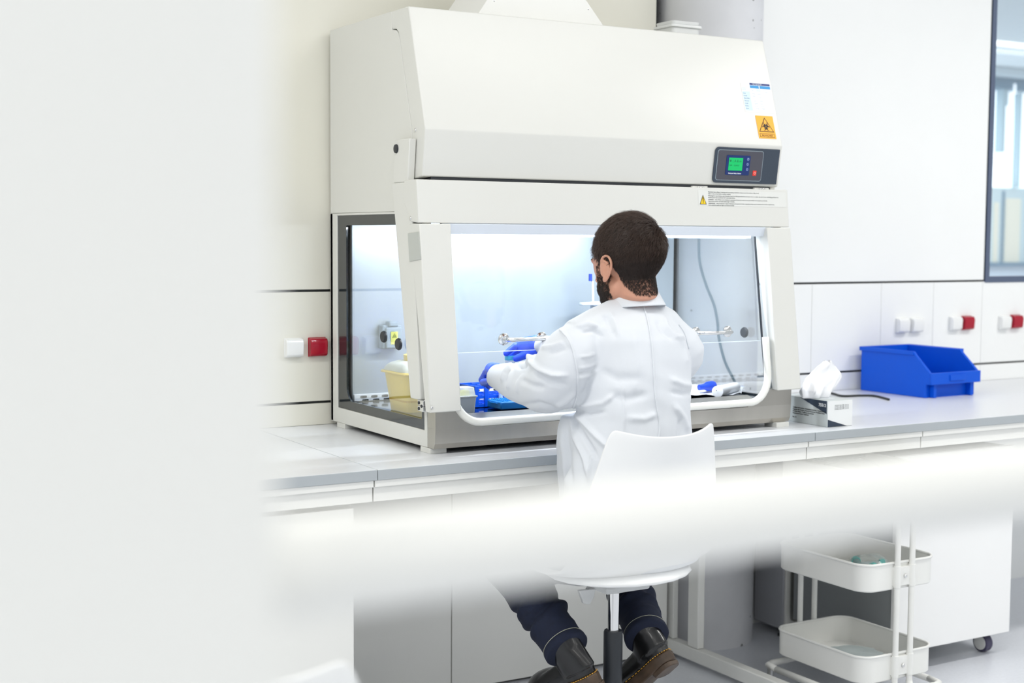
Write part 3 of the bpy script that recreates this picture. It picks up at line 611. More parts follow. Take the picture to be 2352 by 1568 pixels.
# exhaust duct
M_duct = mat('bright duct white', (246, 246, 243), .35)
dt = thing('exhaust_hood', (.5, -.3, 2.149), 'bright white tapered exhaust hood on top of the safety cabinet', 'duct')
za, zb2 = 2.149, 2.62
ra = [(.283, -.45), (.767, -.45), (.767, -.10), (.283, -.19)]; rb = [(.43, -.45), (.577, -.45), (.577, -.18), (.43, -.21)]
MB().loft([[Vector((*p, za)) for p in ra], [Vector((*p, 2.36)) for p in rb]]).build('cone', M_duct, dt, bevel=.002)
zb2 = 2.37
MB().cyl((.503, -.32, zb2 - .012), (.503, -.32, CEIL), .075, 40).build('pipe', M_paint2, dt, smooth=True)
for u, v in ((1134, 2), (1350, 21)):
    c = P(u, v, -.447); MB().ell(c, (.005, .004, .005)).build('rivet', M_chrome, dt, smooth='all')
# lidded box on top
t = thing('storage_box', (1.155, -.28, 2.149), 'small white lidded plastic box on top of the cabinet', 'box')
M_pp = mat('milky plastic', (232, 234, 234), .35, sss=.0)
def taper(x0, y0, x1, y1, z0, z1, d, r=.012, n=4):
    a = rrect(x0 + d, y0 + d, x1 - d, y1 - d, r, n); b = rrect(x0, y0, x1, y1, r, n)
    return MB().loft([[Vector((*p, z0)) for p in a], [Vector((*p, z1)) for p in b]])
taper(1.110, -.330, 1.226, -.228, 2.149, 2.210, .004).build('box_body', M_pp, t, smooth=True)
taper(1.104, -.336, 1.232, -.222, 2.2105, 2.220, -.001).build('lid', M_pp, t, bevel=.002)
taper(1.110, -.330, 1.226, -.228, 2.2205, 2.232, .002).build('lid_rim', M_pp, t, bevel=.002)

# ------------------------------------------------------------------ things inside the cabinet
TZ = .9855
t = thing('sharps_container', (.20, -.36, TZ), 'yellow sharps container with domed clear lid inside the cabinet', 'container')
SX, SY = .215, -.33
M_yel = mat('yellow plastic', (253, 222, 108), .35); M_yel2 = mat('yellow seam', (226, 182, 40), .4)
def tap(x0, x1, y0, y1, z0, z1, ta, tb_, r=.02, n=5):
    a = rrect(x0 + ta, y0 + ta, x1 - ta, y1 - ta, r, n); b = rrect(x0 + tb_, y0 + tb_, x1 - tb_, y1 - tb_, r, n)
    return [[Vector((*p, z0)) for p in a], [Vector((*p, z1)) for p in b]]
c = PZ(900, 945, TZ)
bx0, bx1, by0, by1 = .030, .185, -.498, -.345
MB().loft(tap(bx0, bx1, by0, by1, TZ, TZ + .112, .014, 0)).build('bin_body', M_yel, t, smooth=True)
MB().loft(tap(bx0 + .009, bx1 - .009, by0 + .009, by1 - .009, TZ + .030, TZ + .036, .0008, .0)).build('fill_band', M_yel2, t)
MB().loft(tap(bx0 - .010, bx1 + .010, by0 - .010, by1 + .010, TZ + .1125, TZ + .119, 0, .002)).build('rim', M_yel, t, bevel=.002)
dome = [tap(bx0 - .003, bx1 + .003, by0 - .003, by1 + .003, TZ + .1195, 1, k, k)[0] for k in (0,)]
for k in range(1, 7):
    a = k / 6; ins = .038 * (1 - math.cos(a * math.pi / 2)) ; rg_ = tap(bx0 - .003, bx1 + .003, by0 - .003, by1 + .003, TZ + .1195 + .030 * math.sin(a * math.pi / 2), 1, ins, ins, r=.02 + .02 * a)[0]; dome.append(rg_)
MB().loft(dome).build('domed_lid', mat('frosted lid', (226, 230, 222), .3), t, smooth=True)
mx_, my_ = (bx0 + bx1) / 2, (by0 + by1) / 2
MB().lathe([(.040, 0), (.041, .017), (.037, .018), (.035, .006), (.001, .006)], (mx_, my_, TZ + .1495), 32).build('lid_cap', M_yel, t, smooth=True)
# tip box
t = thing('tip_box', (.305, -.50, TZ), 'grey pipette tip box with clear lid beside the left post', 'box')
tx0, tx1 = .118, .227; ty0, ty1 = -.576, -.514
MB().loft(tap(tx0, tx1, ty0, ty1, TZ, TZ + .048, .004, 0, r=.006)).build('box_base', mat('grey box plastic', (196, 206, 212), .4), t, bevel=.0015)
MB().loft(tap(tx0 - .003, tx1 + .003, ty0 - .003, ty1 + .003, TZ + .0485, TZ + .052, 0, 0, r=.006)).build('lid_rim', mat('pale lid rim', (226, 232, 232), .35), t)
MB().loft(tap(tx0 + .001, tx1 - .001, ty0 + .001, ty1 - .001, TZ + .0525, TZ + .076, 0, .004, r=.008)).build('lid', glass('frosted lid plastic', (.95, .97, .96), .05, .2, body=.55, bodyc=(.92, .95, .93)), t, smooth=True)
tips = MB()
for i in range(8):
    for j in range(3): tips.cyl((tx0 + .014 + i * .0105, ty0 + .014 + j * .017, TZ + .0525), (tx0 + .014 + i * .0105, ty0 + .014 + j * .017, TZ + .066), .0035, 8)
tips.build('tips', mat('tip yellow', (240, 236, 150), .4), t, smooth=True)
# tube rack
M_rack = mat('deep blue plastic', (0, 82, 214), .35)
t = thing('tube_rack', (.42, -.30, TZ), 'deep blue open test tube rack held by the left glove', 'tube rack')
rx0, rx1, ry0, ry1 = .286, .520, -.458, -.360
Rz = Matrix.Translation((.36, -.36, 0)) @ Matrix.Rotation(0, 4, 'Z') @ Matrix.Translation((-.36, .36, 0))
for z in (TZ + .006, TZ + .032, TZ + .062):
    g = MB()
    for k in range(7): x = rx0 + (rx1 - rx0) * k / 6; g.box(x - .0016, ry0, z - .002, x + .0016, ry1, z + .003, Rz)
    for k in range(4): y = ry0 + (ry1 - ry0) * k / 3; g.box(rx0, y - .0016, z - .002, rx1, y + .0016, z + .003, Rz)
    g.box(rx0, ry0 - .003, z - .005, rx1, ry0 + .001, z + .004, Rz).box(rx0, ry1 - .001, z - .005, rx1, ry1 + .003, z + .004, Rz)
    g.build('grid_shelf', M_rack, t)
MB().box(rx0, ry0, TZ, rx1, ry1, TZ + .0018, Rz).build('base', M_rack, t)
for x in (rx0 + .004, .324, rx1 - .004):
    for y in (ry0 - .002, ry1 + .002): MB().box(x - .007, y - .003, TZ + .001, x + .007, y + .003, TZ + .066, Rz).build('leg', M_rack, t, bevel=.001)
for x, y in ((rx0 + .06, ry0 - .001), (rx1 - .06, ry1)): MB().box(x - .012, y - .003, TZ + .060, x + .012, y + .003, TZ + .070, Rz).build('clip', M_rack, t, bevel=.001)
# microtube rack
t = thing('microtube_rack', (.42, -.50, TZ), 'teal blue low microtube rack below the sleeve in the cabinet', 'tube rack')
M_tealb = mat('teal blue plastic', (0, 112, 190), .35)
Rm = Matrix()
mx0, mx1, my0, my1 = .318, .462, -.560, -.475
MB().box(mx0, my0, TZ + .002, mx1, my1, TZ + .026, Rm).build('rack_body', M_tealb, t, bevel=.004)
mt = MB()
for i in range(9):
    for j in range(7): mt.lathe([(.0048, 0), (.0048, .003), (.0034, .003), (.0034, .0005)], Rm @ Vector((mx0 + .013 + i * .0155, my0 + .010 + j * .0108, TZ + .026)), 10)
mt.build('well_rims', mat('bright well rims', (40, 150, 220), .3), t, smooth=True)
MB().box(mx0 - .003, my0 + .02, TZ + .018, mx0 - .0005, my0 + .065, TZ + .021, Rm).build('side_ridge', M_tealb, t, bevel=.0008)
for k, (x, y) in enumerate(((.37, -.468), (.405, -.468))):
    o = MB().lathe([(.004, 0), (.006, .015), (.0065, .045)], (x, y, TZ + .001), 14).build('microtube', mat('pale tube plastic', (206, 220, 244), .3), smooth=True)
    tag(o, 'small pale upright tube behind the teal rack', 'tube', 'small pale tubes behind the teal rack')
# squeeze bulb, pipette controller and paper
M_cobalt = mat('cobalt rubber', (10, 60, 180), .35)
ch = P(1625, 888, -.50)
t = thing('pipette_filler', (ch.x, ch.y, TZ), 'white pipette controller with cobalt blue nose lying on paper', 'pipette controller')
a0, a1 = P(1603, 890, -.50), P(1642, 885, -.44)
zc = TZ + .028
def at2(u, v, z): return PZ(u, v, z)
n0, n1, n2 = PZ(1605, 890, TZ + .026), PZ(1618, 888, TZ + .028), PZ(1640, 885, TZ + .030)
MB().tube([n0, n0 + (n1 - n0) * .55, n1, n1 + (n2 - n1) * .3, n2 - (n2 - n1) * .2, n2], [.0095, .0095, .0105, .0155, .0165, .014], 24).build('nose_cone', M_cobalt, t, smooth=True)
e0, e1 = PZ(1648, 899, TZ + .022), PZ(1690, 888, TZ + .022)
dd = (e1 - e0).normalized()
MB().tube([e0 - dd * .001, e0, e0 + (e1 - e0) * .4, e0 + (e1 - e0) * .8, e1, e1 + dd * .01], [.016, .0195, .018, .017, .0165, .010], 28, flat=.95).build('grip', mat('controller white', (228, 232, 236), .4), t, smooth=True)
MB().ell(e0 - dd * .002 + Vector((-.004, 0, .004)), (.0015, .0015, .0015)).build('pin_hole', M_black, t, smooth='all')
def paper(name, corners, m, label, seed, thick=.0008, lift=.02, n=16):
    rg = np.random.default_rng(seed); A, Bc, C_, D = [Vector(c) for c in corners]; top = []; 
    for i in range(n + 1):
        for j in range(n + 1):
            s, q_ = i / n, j / n; p = A * (1 - s) * (1 - q_) + Bc * s * (1 - q_) + C_ * s * q_ + D * (1 - s) * q_
            p = p + Vector((0, 0, lift * abs(math.sin(3.1 * s + seed) * math.cos(4 * q_ + seed)) + lift * .3 * abs(math.sin(11 * s + 7 * q_)))); top.append(p)
    mb = MB(); f = [(i * (n + 1) + j, (i + 1) * (n + 1) + j, (i + 1) * (n + 1) + j + 1, i * (n + 1) + j + 1) for i in range(n) for j in range(n)]
    mb.add(top, f); o = mb.build(name, m, smooth='all'); s = o.modifiers.new('s', 'SOLIDIFY'); s.thickness = thick
    return tag(o, label, 'paper')
z = TZ + .002
pw = paper('wrapper', (PZ(1560, 917, z), PZ(1700, 908, z), PZ(1712, 890, z), PZ(1560, 884, z)), mat('wrapper paper', (232, 237, 244), .6), 'crumpled printed white pipette wrapper under the controller', 4, lift=.014)
for k, (u, v) in enumerate(((1582, 893), (1600, 905), (1688, 888))):
    q = PZ(u, v, z + .0155); text('wrapper_print', 'DNA 100', frame(q, (1, 0, .0), (0, -.2, .97)), .010, mat('print blue grey', (120, 140, 190), .6), pw)
# stand with measuring scale behind the man's head
t = thing('pipette_stand', (.9, -.25, TZ), 'white pipette stand with printed scale partly behind the beard', 'stand')
s0, s1 = P(1360, 700, -.22), P(1335, 686, -.22)
zs = s0.z
M_stand = mat('stand pale plastic', (222, 234, 246), .35)
MB().box(s0.x - .005, -.23, TZ + .012, s0.x + .05, -.215, zs + .012).build('column', M_stand, t, bevel=.002)
MB().box(s0.x - .06, -.29, TZ, s0.x + .08, -.17, TZ + .012).build('foot', M_stand, t, bevel=.003)
MB().prism([(s1.x - .012, -.245), (s0.x + .005, -.262), (s0.x + .06, -.262), (s0.x + .06, -.205), (s0.x + .005, -.205), (s1.x - .012, -.225)], zs, zs + .010, 'z').build('arm', M_stand, t, bevel=.003)
sc_ = MB()
for k in range(10): sc_.box(s0.x, -.2315, zs - .02 - k * .02, s0.x + (.016 if k % 2 else .024), -.2302, zs - .018 - k * .02)
sc_.build('scale_marks', mat('print blue', (70, 110, 190), .5), t)
q = P(1356, 637, -.22); tg = MB().cyl(q + Vector((0, 0, -.012)), q + Vector((0, 0, .012)), .006, 14).build('blue_plunger', M_cobalt, t, smooth=True)
MB().cyl(q + Vector((0.012, 0, -.09)), q + Vector((.009, 0, -.012)), .004, 10).build('plunger_rod', M_stand, t, smooth=True)
# cable hanging behind the cabinet
cp_ = [P(1600, 470, -.235), P(1605, 540, -.24), P(1607, 600, -.24), P(1622, 655, -.24), P(1640, 700, -.24), P(1648, 740, -.24), P(1651, 775, -.24), P(1665, 830, -.24), P(1687, 875, -.24), P(1700, 905, -.24)]
def spline(pts, k=6):
    out = []; pts = [Vector(p) for p in pts]
    for i in range(len(pts) - 1):
        p0_, p1, p2, p3 = pts[max(i - 1, 0)], pts[i], pts[i + 1], pts[min(i + 2, len(pts) - 1)]
        for j in range(k):
            s = j / k; out.append(.5 * ((2 * p1) + (p2 - p0_) * s + (2 * p0_ - 5 * p1 + 4 * p2 - p3) * s * s + (3 * p1 - p0_ - 3 * p2 + p3) * s ** 3))
    return out + [pts[-1]]
o = MB().tube(spline([Vector((max(p.x, 1.303), p.y, p.z)) for p in cp_]), .0048, 10).build('hanging_cable', mat('slate cable', (96, 118, 128), .5), smooth='all'); tag(o, 'grey cable hanging in front of the concrete column', 'cable')
for p_ in [(1770, 2.1)]: pass
o = MB().tube(spline([PZ(1870, 893, .9045), PZ(1912, 903, .9045), PZ(1935, 909, .9045), PZ(1975, 908, .9045), PZ(2010, 909, .9045), PZ(2042, 917, .9045)]), .0042, 10).build('power_cable', M_black, smooth='all'); tag(o, 'black cable end on the worktop between tissue box and bin', 'cable')

# ------------------------------------------------------------------ things on the right worktop
# blue storage bin
t = thing('storage_bin', (2.40, -.2, .90), 'bright blue open-front stacking bin on the right worktop', 'bin')
bA = PZ(1968, 896, .90); bB = PZ(2130, 914, .90); bC = PZ(2232, 906, .90)
bu = (Vector((bC.x - bB.x, bC.y - bB.y, 0))); bw = bu.length; bu.normalize(); bv = Vector((-bu.y, bu.x, 0)); bd = (bA - bB).dot(bv)
BM = Matrix(((bu.x, bv.x, 0, bB.x), (bu.y, bv.y, 0, bB.y), (0, 0, 1, .9003), (0, 0, 0, 1)))
hB = P(1968, 797, bA.y).z - .9; hl_ = P(2142, 893, bB.y).z - .9; ht = hB
fl, dp = .035, bd
H1, H2 = hB * .30, hB * .56
side = [(0, 0), (dp, 0), (dp, hB), (.19 * dp, hB), (.16 * dp, hB * .93), (-.02, H2), (-.02, H1), (0, H1)]
def wall(x0, x1): return MB().prism([(p[0], p[1]) for p in side], x0, x1, 'x', BM)
for x0, x1 in ((-.004, .0), (bw, bw + .004)): wall(x0 - (.008 if x0 < 0 else 0), x1 + (.008 if x0 > 0 else 0)).build('side_wall', M_blue, t, bevel=.002)
MB().box(.0005, 0.004, 0, bw - .0005, dp - .0005, .004, BM).build('bottom', M_blue, t)
MB().box(.0005, dp - .004, .0045, bw - .0005, dp, hB, BM).build('back_wall', M_blue, t)
MB().box(.0005, .004, .0045, bw - .0005, .008, H1, BM).build('front_wall', M_blue, t)
MB().box(-.013, -.030, H1, bw + .013, -.0205, H2, BM).build('label_lip', M_blue, t, bevel=.002)
MB().box(.0005, -.0205, H1 + .001, bw - .0005, .008, H1 + .005, BM).build('lip_floor', M_blue, t)
MB().box(bw * .35, -.034, H1 + .012, bw * .68, -.0302, H2 - .010, BM).build('label_holder', M_blue, t, bevel=.001)
rim = MB()
for x0, x1 in ((-.018, -.0125), (bw + .0125, bw + .018)): rim.box(x0, .18 * dp, hB - .014, x1, dp + .006, hB + .002, BM)
rim.box(-.018, dp + .0005, hB - .014, bw + .018, dp + .006, hB + .002, BM).build('rim', M_blue, t, bevel=.0015)
for x in (.015, bw - .03): MB().box(x, -.018, .001, x + .014, .0035, H1 - .001, BM).build('rib', M_blue, t)
# tissue box
t = thing('tissue_box', (1.40, -.75, .90), 'silver and navy tissue box numbered 75512 right of the cabinet', 'tissue box')
tA, tB, tC = PZ(1818, 972, .90), PZ(1900, 981.5, .90), PZ(1957, 977, .90)
tu = Vector((tC.x - tB.x, tC.y - tB.y, 0)); tw_ = tu.length; tu.normalize(); tv = Vector((-tu.y, tu.x, 0)); td = .215; th_ = P(1900, 921, tB.y).z - .9
TM = Matrix(((tu.x, tv.x, 0, tB.x), (tu.y, tv.y, 0, tB.y), (0, 0, 1, .9003), (0, 0, 0, 1)))
M_silver = mat('silver card', (196, 202, 202), .4); M_navy = mat('navy card print', (44, 56, 74), .45); M_card = mat('white card', (238, 240, 240), .4)
MB().box(0, 0, 0, tw_, td, th_, TM).build('carton', M_silver, t, bevel=.0012)
MB().box(.001, -.0006, .001, tw_ - .001, -.0001, th_ - .001, TM).build('end_print', M_card, t)
MB().prism([(.001, .001), (tw_ * .78, .001), (.001, th_ * .29)], -.001, -.0007, 'y', TM).build('corner_print', M_navy, t)
MB().prism([(.004, th_ * .50), (.004, th_ - .001), (td * .62, th_ - .001)], -.0006, -.0001, 'x', TM).build('side_print', M_navy, t)
Tf = TM @ frame((-.0007, 0, 0), (0, -1, 0), (-1, 0, 0))
text('box_number', '75512', Tf @ Matrix.Translation((-.042, th_ * .76, 0)), .014, M_card, t, bold=.0003)
for k, s_ in enumerate(('Toallitas de Precisi\u00f3n. Pr\u00e4zisionswischt\u00fccher. Precisiedoekjes', 'Lingettes de Pr\u00e9cision. Panni di Precisione. Precision Dukar', 'Precision Wipes. Toalhetes de precis\u00e3o', 'Pr\u00e4cisionsservietter. Pyyhkeet', '', 'Rev. 01')):
    text('box_text', s_, Tf @ Matrix.Translation((-.168, th_ * (.55 - .075 * k), 0)), .0065, M_ink, t)
Te = TM @ frame((0, -.0007, 0), (1, 0, 0), (0, -1, 0))
for k in range(4): text('box_text', 'precision wipes 280 x 21,3 cm', Te @ Matrix.Translation((tw_ * .28, th_ * (.80 - .05 * k), 0)), .0048, mat('grey print', (120, 124, 128), .5), t)
MB().prism(rrect(tw_ * .25, .04, tw_ * .75, td - .04, .02), th_, th_ + .0006, 'z', TM).build('opening_film', mat('opening film', (215, 220, 224), .3), t)
# tissue: crumpled upright sheet
tc_ = TM @ Vector((tw_ * .5, td * .45, th_))
ts = MB(); n = 26; rows = []
rg = np.random.default_rng(12)
tis = mat('tissue paper', (244, 245, 248), .8, bump=.2, bscale=120)
apex = P(1905, 830, tc_.y); left_ = P(1845, 905, tc_.y); right_ = P(1928, 862, tc_.y); bot = P(1898, 908, tc_.y); bl = P(1838, 900, tc_.y)
prof = [(0, left_.x, bot.x + .01), (.25, left_.x - .003, bot.x + .028), (.5, left_.x + .012, right_.x + .002), (.62, left_.x + .025, right_.x + .004), (.8, left_.x + .045, right_.x - .012), (1.0, apex.x - .020, apex.x + .008)]
for i in range(n + 1):
    s = i / n; z = th_ + .9003 + (apex.z - th_ - .9003) * s; k = max(j for j in range(len(prof)) if prof[j][0] <= s + 1e-9); k2 = min(k + 1, len(prof) - 1)
    f = 0 if k2 == k else (s - prof[k][0]) / (prof[k2][0] - prof[k][0]); xa = prof[k][1] * (1 - f) + prof[k2][1] * f; xb = prof[k][2] * (1 - f) + prof[k2][2] * f
    row = []
    for j in range(40):
        a = 2 * math.pi * j / 40; hw = (xb - xa) / 2; cx = (xa + xb) / 2
        wv = 1 + .34 * math.sin(5 * a + 5 * s) + .22 * math.sin(9 * a - 7 * s); dpth = (.026 + .012 * math.sin(6 * s)) * wv * (1 - .55 * s)
        row.append(Vector((cx + hw * math.cos(a) * (1 + .07 * math.sin(7 * s + 6 * a)), tc_.y + dpth * math.sin(a) * (1 + .3 * math.sin(7 * s + 3 * a)), z + .005 * math.sin(4 * a + 6 * s) * min(1, s * 4))))
    rows.append(row)
o = ts.loft(rows).build('tissue', tis, smooth='all'); tag(o, 'crumpled white tissue rising out of the tissue box', 'tissue')
# translucent bag hanging under the worktop
o = film('plastic_bag', (P(1935, 1062, -.86).x, -.84, .806), .13, .05, .022, M_film, 8, amp=.6); tag(o, 'thin clear plastic bag hanging below the right fascia board', 'bag')

# ------------------------------------------------------------------ lab chair
CX, CY = .335, -1.135
M_shell = mat('white chair shell', (242, 243, 243), .32)
ch = thing('lab_chair', (CX, CY, 0), 'white shell lab chair the man is sitting on', 'chair', 'white shell chairs')
def shell_chair(ch, cx, cy):
    # profile: (y offset, z, half width, side lift, forward wrap)
    prof = [(.225, .612, .185, -.010, 0), (.215, .626, .20, -.002, 0), (.15, .628, .215, .010, 0), (.05, .620, .225, .018, 0), (-.05, .616, .230, .026, 0), (-.12, .624, .232, .040, .01), (-.165, .652, .230, .045, .03), (-.190, .71, .224, .03, .05), (-.208, .785, .213, .016, .055), (-.225, .86, .200, .012, .052), (-.242, .94, .178, .014, .050), (-.256, 1.010, .160, .024, .048)]
    n = 16; rows = []
    for (y, z, hw, lift, wrap) in prof:
        rows.append([Vector((cx + hw * (j / n * 2 - 1), cy + y + wrap * abs(j / n * 2 - 1) ** 2.2, z + lift * abs(j / n * 2 - 1) ** 2.2 + (.0))) for j in range(n + 1)])
    mb = MB(); mb.add([p for r in rows for p in r], [(i * (n + 1) + j, i * (n + 1) + j + 1, (i + 1) * (n + 1) + j + 1, (i + 1) * (n + 1) + j) for i in range(len(rows) - 1) for j in range(n)])
    o = mb.build('seat_shell', M_shell, ch, smooth='all')
    s = o.modifiers.new('s', 'SUBSURF'); s.levels = 2; s.render_levels = 2; s = o.modifiers.new('t', 'SOLIDIFY'); s.thickness = .007; s.offset = 0
    b = o.modifiers.new('b', 'BEVEL'); b.width = .0025; b.segments = 2; b.limit_method = 'ANGLE'; b.angle_limit = math.radians(50)
    ed = [rows[k][0] for k in range(5, len(rows))] + rows[-1][1:-1] + [rows[k][-1] for k in range(len(rows) - 1, 4, -1)]
    MB().ell((cx, cy - .02, .626), (.205, .175, .022)).build('seat_pan', M_shell, ch, smooth='all')
    MB().box(cx - .07, cy - .07, .575, cx + .07, cy + .07, .594).build('mechanism', mat('mechanism grey', (196, 198, 198), .5), ch, bevel=.006)
    MB().tube([(cx - .02, cy + .02, .585), (cx - .08, cy + .0, .583), (cx - .095, cy - .01, .575)], .005, 8).build('lever', M_dark, ch, smooth='all')
    MB().prism([(cx - .105, .545), (cx - .085, .541), (cx - .072, .560), (cx - .068, .580), (cx - .12, .582)], cy - .016, cy - .004, 'y').build('lever_paddle', mat('mechanism grey', (0, 0, 0)), ch, bevel=.002)
    MB().cyl((cx, cy, .560), (cx, cy, .596), .022, 24).build('hub', mat('hub pale grey', (205, 206, 202), .4), ch, bevel=.003)
    MB().cyl((cx, cy, .36), (cx, cy, .57), .0155, 28).build('piston', M_chrome, ch, smooth=True)
    MB().lathe([(.020, .06), (.0255, .10), (.0255, .452), (.0235, .457), (.016, .458)], (cx, cy, 0), 32).build('gas_sleeve', M_dark, ch, smooth=True)
    rg_ = MB().tube([(cx + .20 * math.cos(a * math.pi / 24), cy + .20 * math.sin(a * math.pi / 24), .205) for a in range(48)], .009, 10, cyclic=True)
    for k in range(3): a = 2.1 * k + .5; rg_.cyl((cx, cy, .205), (cx + .2 * math.cos(a), cy + .2 * math.sin(a), .205), .006, 10)
    rg_.build('foot_ring', M_chrome, ch, smooth='all')
    for k in range(5):
        a = 2 * math.pi * k / 5 + .3; d = Vector((math.cos(a), math.sin(a), 0)); c0 = Vector((cx, cy, 0))
        lg = MB().tube([c0 + Vector((0, 0, .10)), c0 + d * .12 + Vector((0, 0, .092)), c0 + d * .30 + Vector((0, 0, .066))], [.024, .02, .014], 12, flat=.7).build('base_leg', M_dark, ch, smooth='all')
        q = c0 + d * .30; s_ = Vector((-d.y, d.x, 0)); MB().cyl(q + s_ * .014 + Vector((0, 0, .026)), q - s_ * .014 + Vector((0, 0, .026)), .026, 20).cyl(q + Vector((0, 0, .03)), q + Vector((0, 0, .066)), .006, 10).build('caster', M_dark, lg, bevel=.003)
shell_chair(ch, CX, CY)
tgt = PZ(795, 1522, 1.0)
tgt = PZ(808, 1506, 1.034); an_ = math.radians(-30); px_, py_ = .160, -.208
copy_tree(ch, (tgt.x - (px_ * math.cos(an_) - py_ * math.sin(an_)), tgt.y - (px_ * math.sin(an_) + py_ * math.cos(an_)), 0), an_, 'out of focus white shell chair at the bottom left', 'white shell chairs')

# ------------------------------------------------------------------ foreground shelving frame
FY = -3.728
t = thing('shelf_frame', (-1.4, FY, 0), 'blurred white upright panel and rail close to the camera', 'shelf')
ex = P(645, 784, FY).x
MB().box(ex - .62, FY, 0, ex, FY + .025, 2.3).build('side_panel', M_paint2, t, bevel=.004)
bc = P(1600, 1213, FY + .03)
MB().tube([(ex - .02, FY + .047, bc.z), (ex + 1.6, FY + .047, bc.z)], .0205, 24).build('rail', M_paint2, t, smooth=True)
MB().box(ex + 1.6, FY, 0, ex + 1.65, FY + .3, 2.3).build('end_post', M_paint2, t, bevel=.004)

# ------------------------------------------------------------------ the man
from mathutils.bvhtree import BVHTree
man = thing('person', (CX, CY, 0), 'person in white lab coat, jeans and boots seated, gloved hands inside the cabinet', 'person')
M_skin = mat('skin', (206, 152, 128), .5, sss=.15, noise=.05, nscale=40)
M_coat = mat('lab coat cotton', (222, 226, 232), .75, sheen=.2, bump=.08, bscale=350)
M_glove = mat('nitrile glove', (54, 94, 240), .42, bump=.12, bscale=160)
M_hair = mat('dark brown hair', (58, 46, 41), .55, noise=.25, nscale=60)
M_hair2 = mat('dark brown hair strand', (74, 58, 50), .32, noise=.3, nscale=90)
M_beard = mat('beard', (56, 46, 42), .6, noise=.25, nscale=80)
M_jean = mat('dark denim', (8, 20, 46), .85, noise=.2, nscale=70, bump=.2, bscale=400)
M_boot = mat('black leather', (15, 15, 17), .27, bump=.1, bscale=90, coat=.15)
M_sole = mat('brown rubber sole', (78, 62, 48), .5, noise=.35, nscale=40)
ya = math.radians(8); RT = Vector((math.cos(ya), math.sin(ya), 0)); FW = Vector((-math.sin(ya), math.cos(ya), 0))
rR = RT.x * R_[0] + RT.y * R_[1]; fR = FW.x * R_[0] + FW.y * R_[1]
def trings(rows, n=40, shrink=1.0):
    out = []
    for (v, uL, uR, y, b) in rows:
        c = P((uL + uR) / 2, v, y); z = float(np.dot(np.array(c) - CAM, F_)); hp = (uR - uL) / 2 / F * z
        a = math.sqrt(max((hp * hp - (b * fR) ** 2), .0001)) / rR; ring = []
        for k in range(n):
            t_ = 2 * math.pi * k / n; ca, sa = math.cos(t_), math.sin(t_); e = .88
            ring.append(c + RT * (a * shrink * math.copysign(abs(ca) ** e, ca)) + FW * (b * shrink * math.copysign(abs(sa) ** e, sa)))
        out.append(ring)
    return out
TR = [(700, 1405, 1505, -1.10, .058), (712, 1385, 1522, -1.10, .072), (726, 1356, 1540, -1.10, .085), (745, 1330, 1556, -1.105, .100), (775, 1322, 1572, -1.11, .116), (820, 1322, 1582, -1.115, .124), (880, 1322, 1588, -1.125, .126),
      (950, 1326, 1585, -1.14, .122), (1020, 1320, 1590, -1.155, .122), (1100, 1302, 1600, -1.16, .13), (1190, 1290, 1610, -1.16, .145), (1250, 1290, 1612, -1.15, .155), (1288, 1300, 1600, -1.14, .15)]
def path(pts): return [P(u, v, y) for u, v, y, r in pts], [r for u, v, y, r in pts]
armL = [(1340, 790, -1.11, .058), (1316, 805, -1.115, .070), (1292, 842, -1.11, .074), (1274, 876, -1.08, .076), (1252, 886, -1.02, .073), (1222, 882, -.94, .066), (1190, 876, -.86, .056), (1163, 869, -.79, .045), (1146, 865, -.745, .0355), (1139, 864, -.728, .0345)]
KR, KL = Vector((.47, -.90, .985)), None
armR = [(P(1550, 790, -1.11), .060), (P(1561, 812, -1.11), .068), (Vector((.53, -1.06, 1.12)), .066), (Vector((.515, -.97, 1.03)), .064), (Vector((.485, -.88, 1.03)), .058), (Vector((.44, -.80, 1.085)), .048), (P(1262, 800, -.735), .034), (P(1250, 799, -.715), .033)]
coat = MB(); coat.loft(trings(TR))
p_, r_ = path(armL); coat.tube(spline(p_, 4), list(np.interp(np.linspace(0, 1, (len(r_) - 1) * 4 + 1), np.linspace(0, 1, len(r_)), r_)), 24)
pr2 = [a for a, b in armR]; rr2 = [b for a, b in armR]; coat.tube(spline(pr2, 4), list(np.interp(np.linspace(0, 1, (len(rr2) - 1) * 4 + 1), np.linspace(0, 1, len(rr2)), rr2)), 24)
coat.ell(P(1312, 790, -1.11), (.050, .060, .042)); coat.ell(P(1558, 788, -1.11), (.042, .06, .044))
coat.ell(P(1236, 838, -1.0), (.035, .04, .030)); coat.ell(P(1200, 852, -.88), (.030, .04, .026)); coat.ell(P(1300, 900, -1.09), (.055, .06, .045))
# trapezius slope and shoulder blades
coat.tube([P(1430, 722, -1.10), P(1375, 748, -1.11), P(1325, 780, -1.115)], [.052, .052, .055], 20); coat.tube([P(1478, 718, -1.10), P(1522, 745, -1.11), P(1555, 782, -1.115)], [.050, .05, .05], 20)
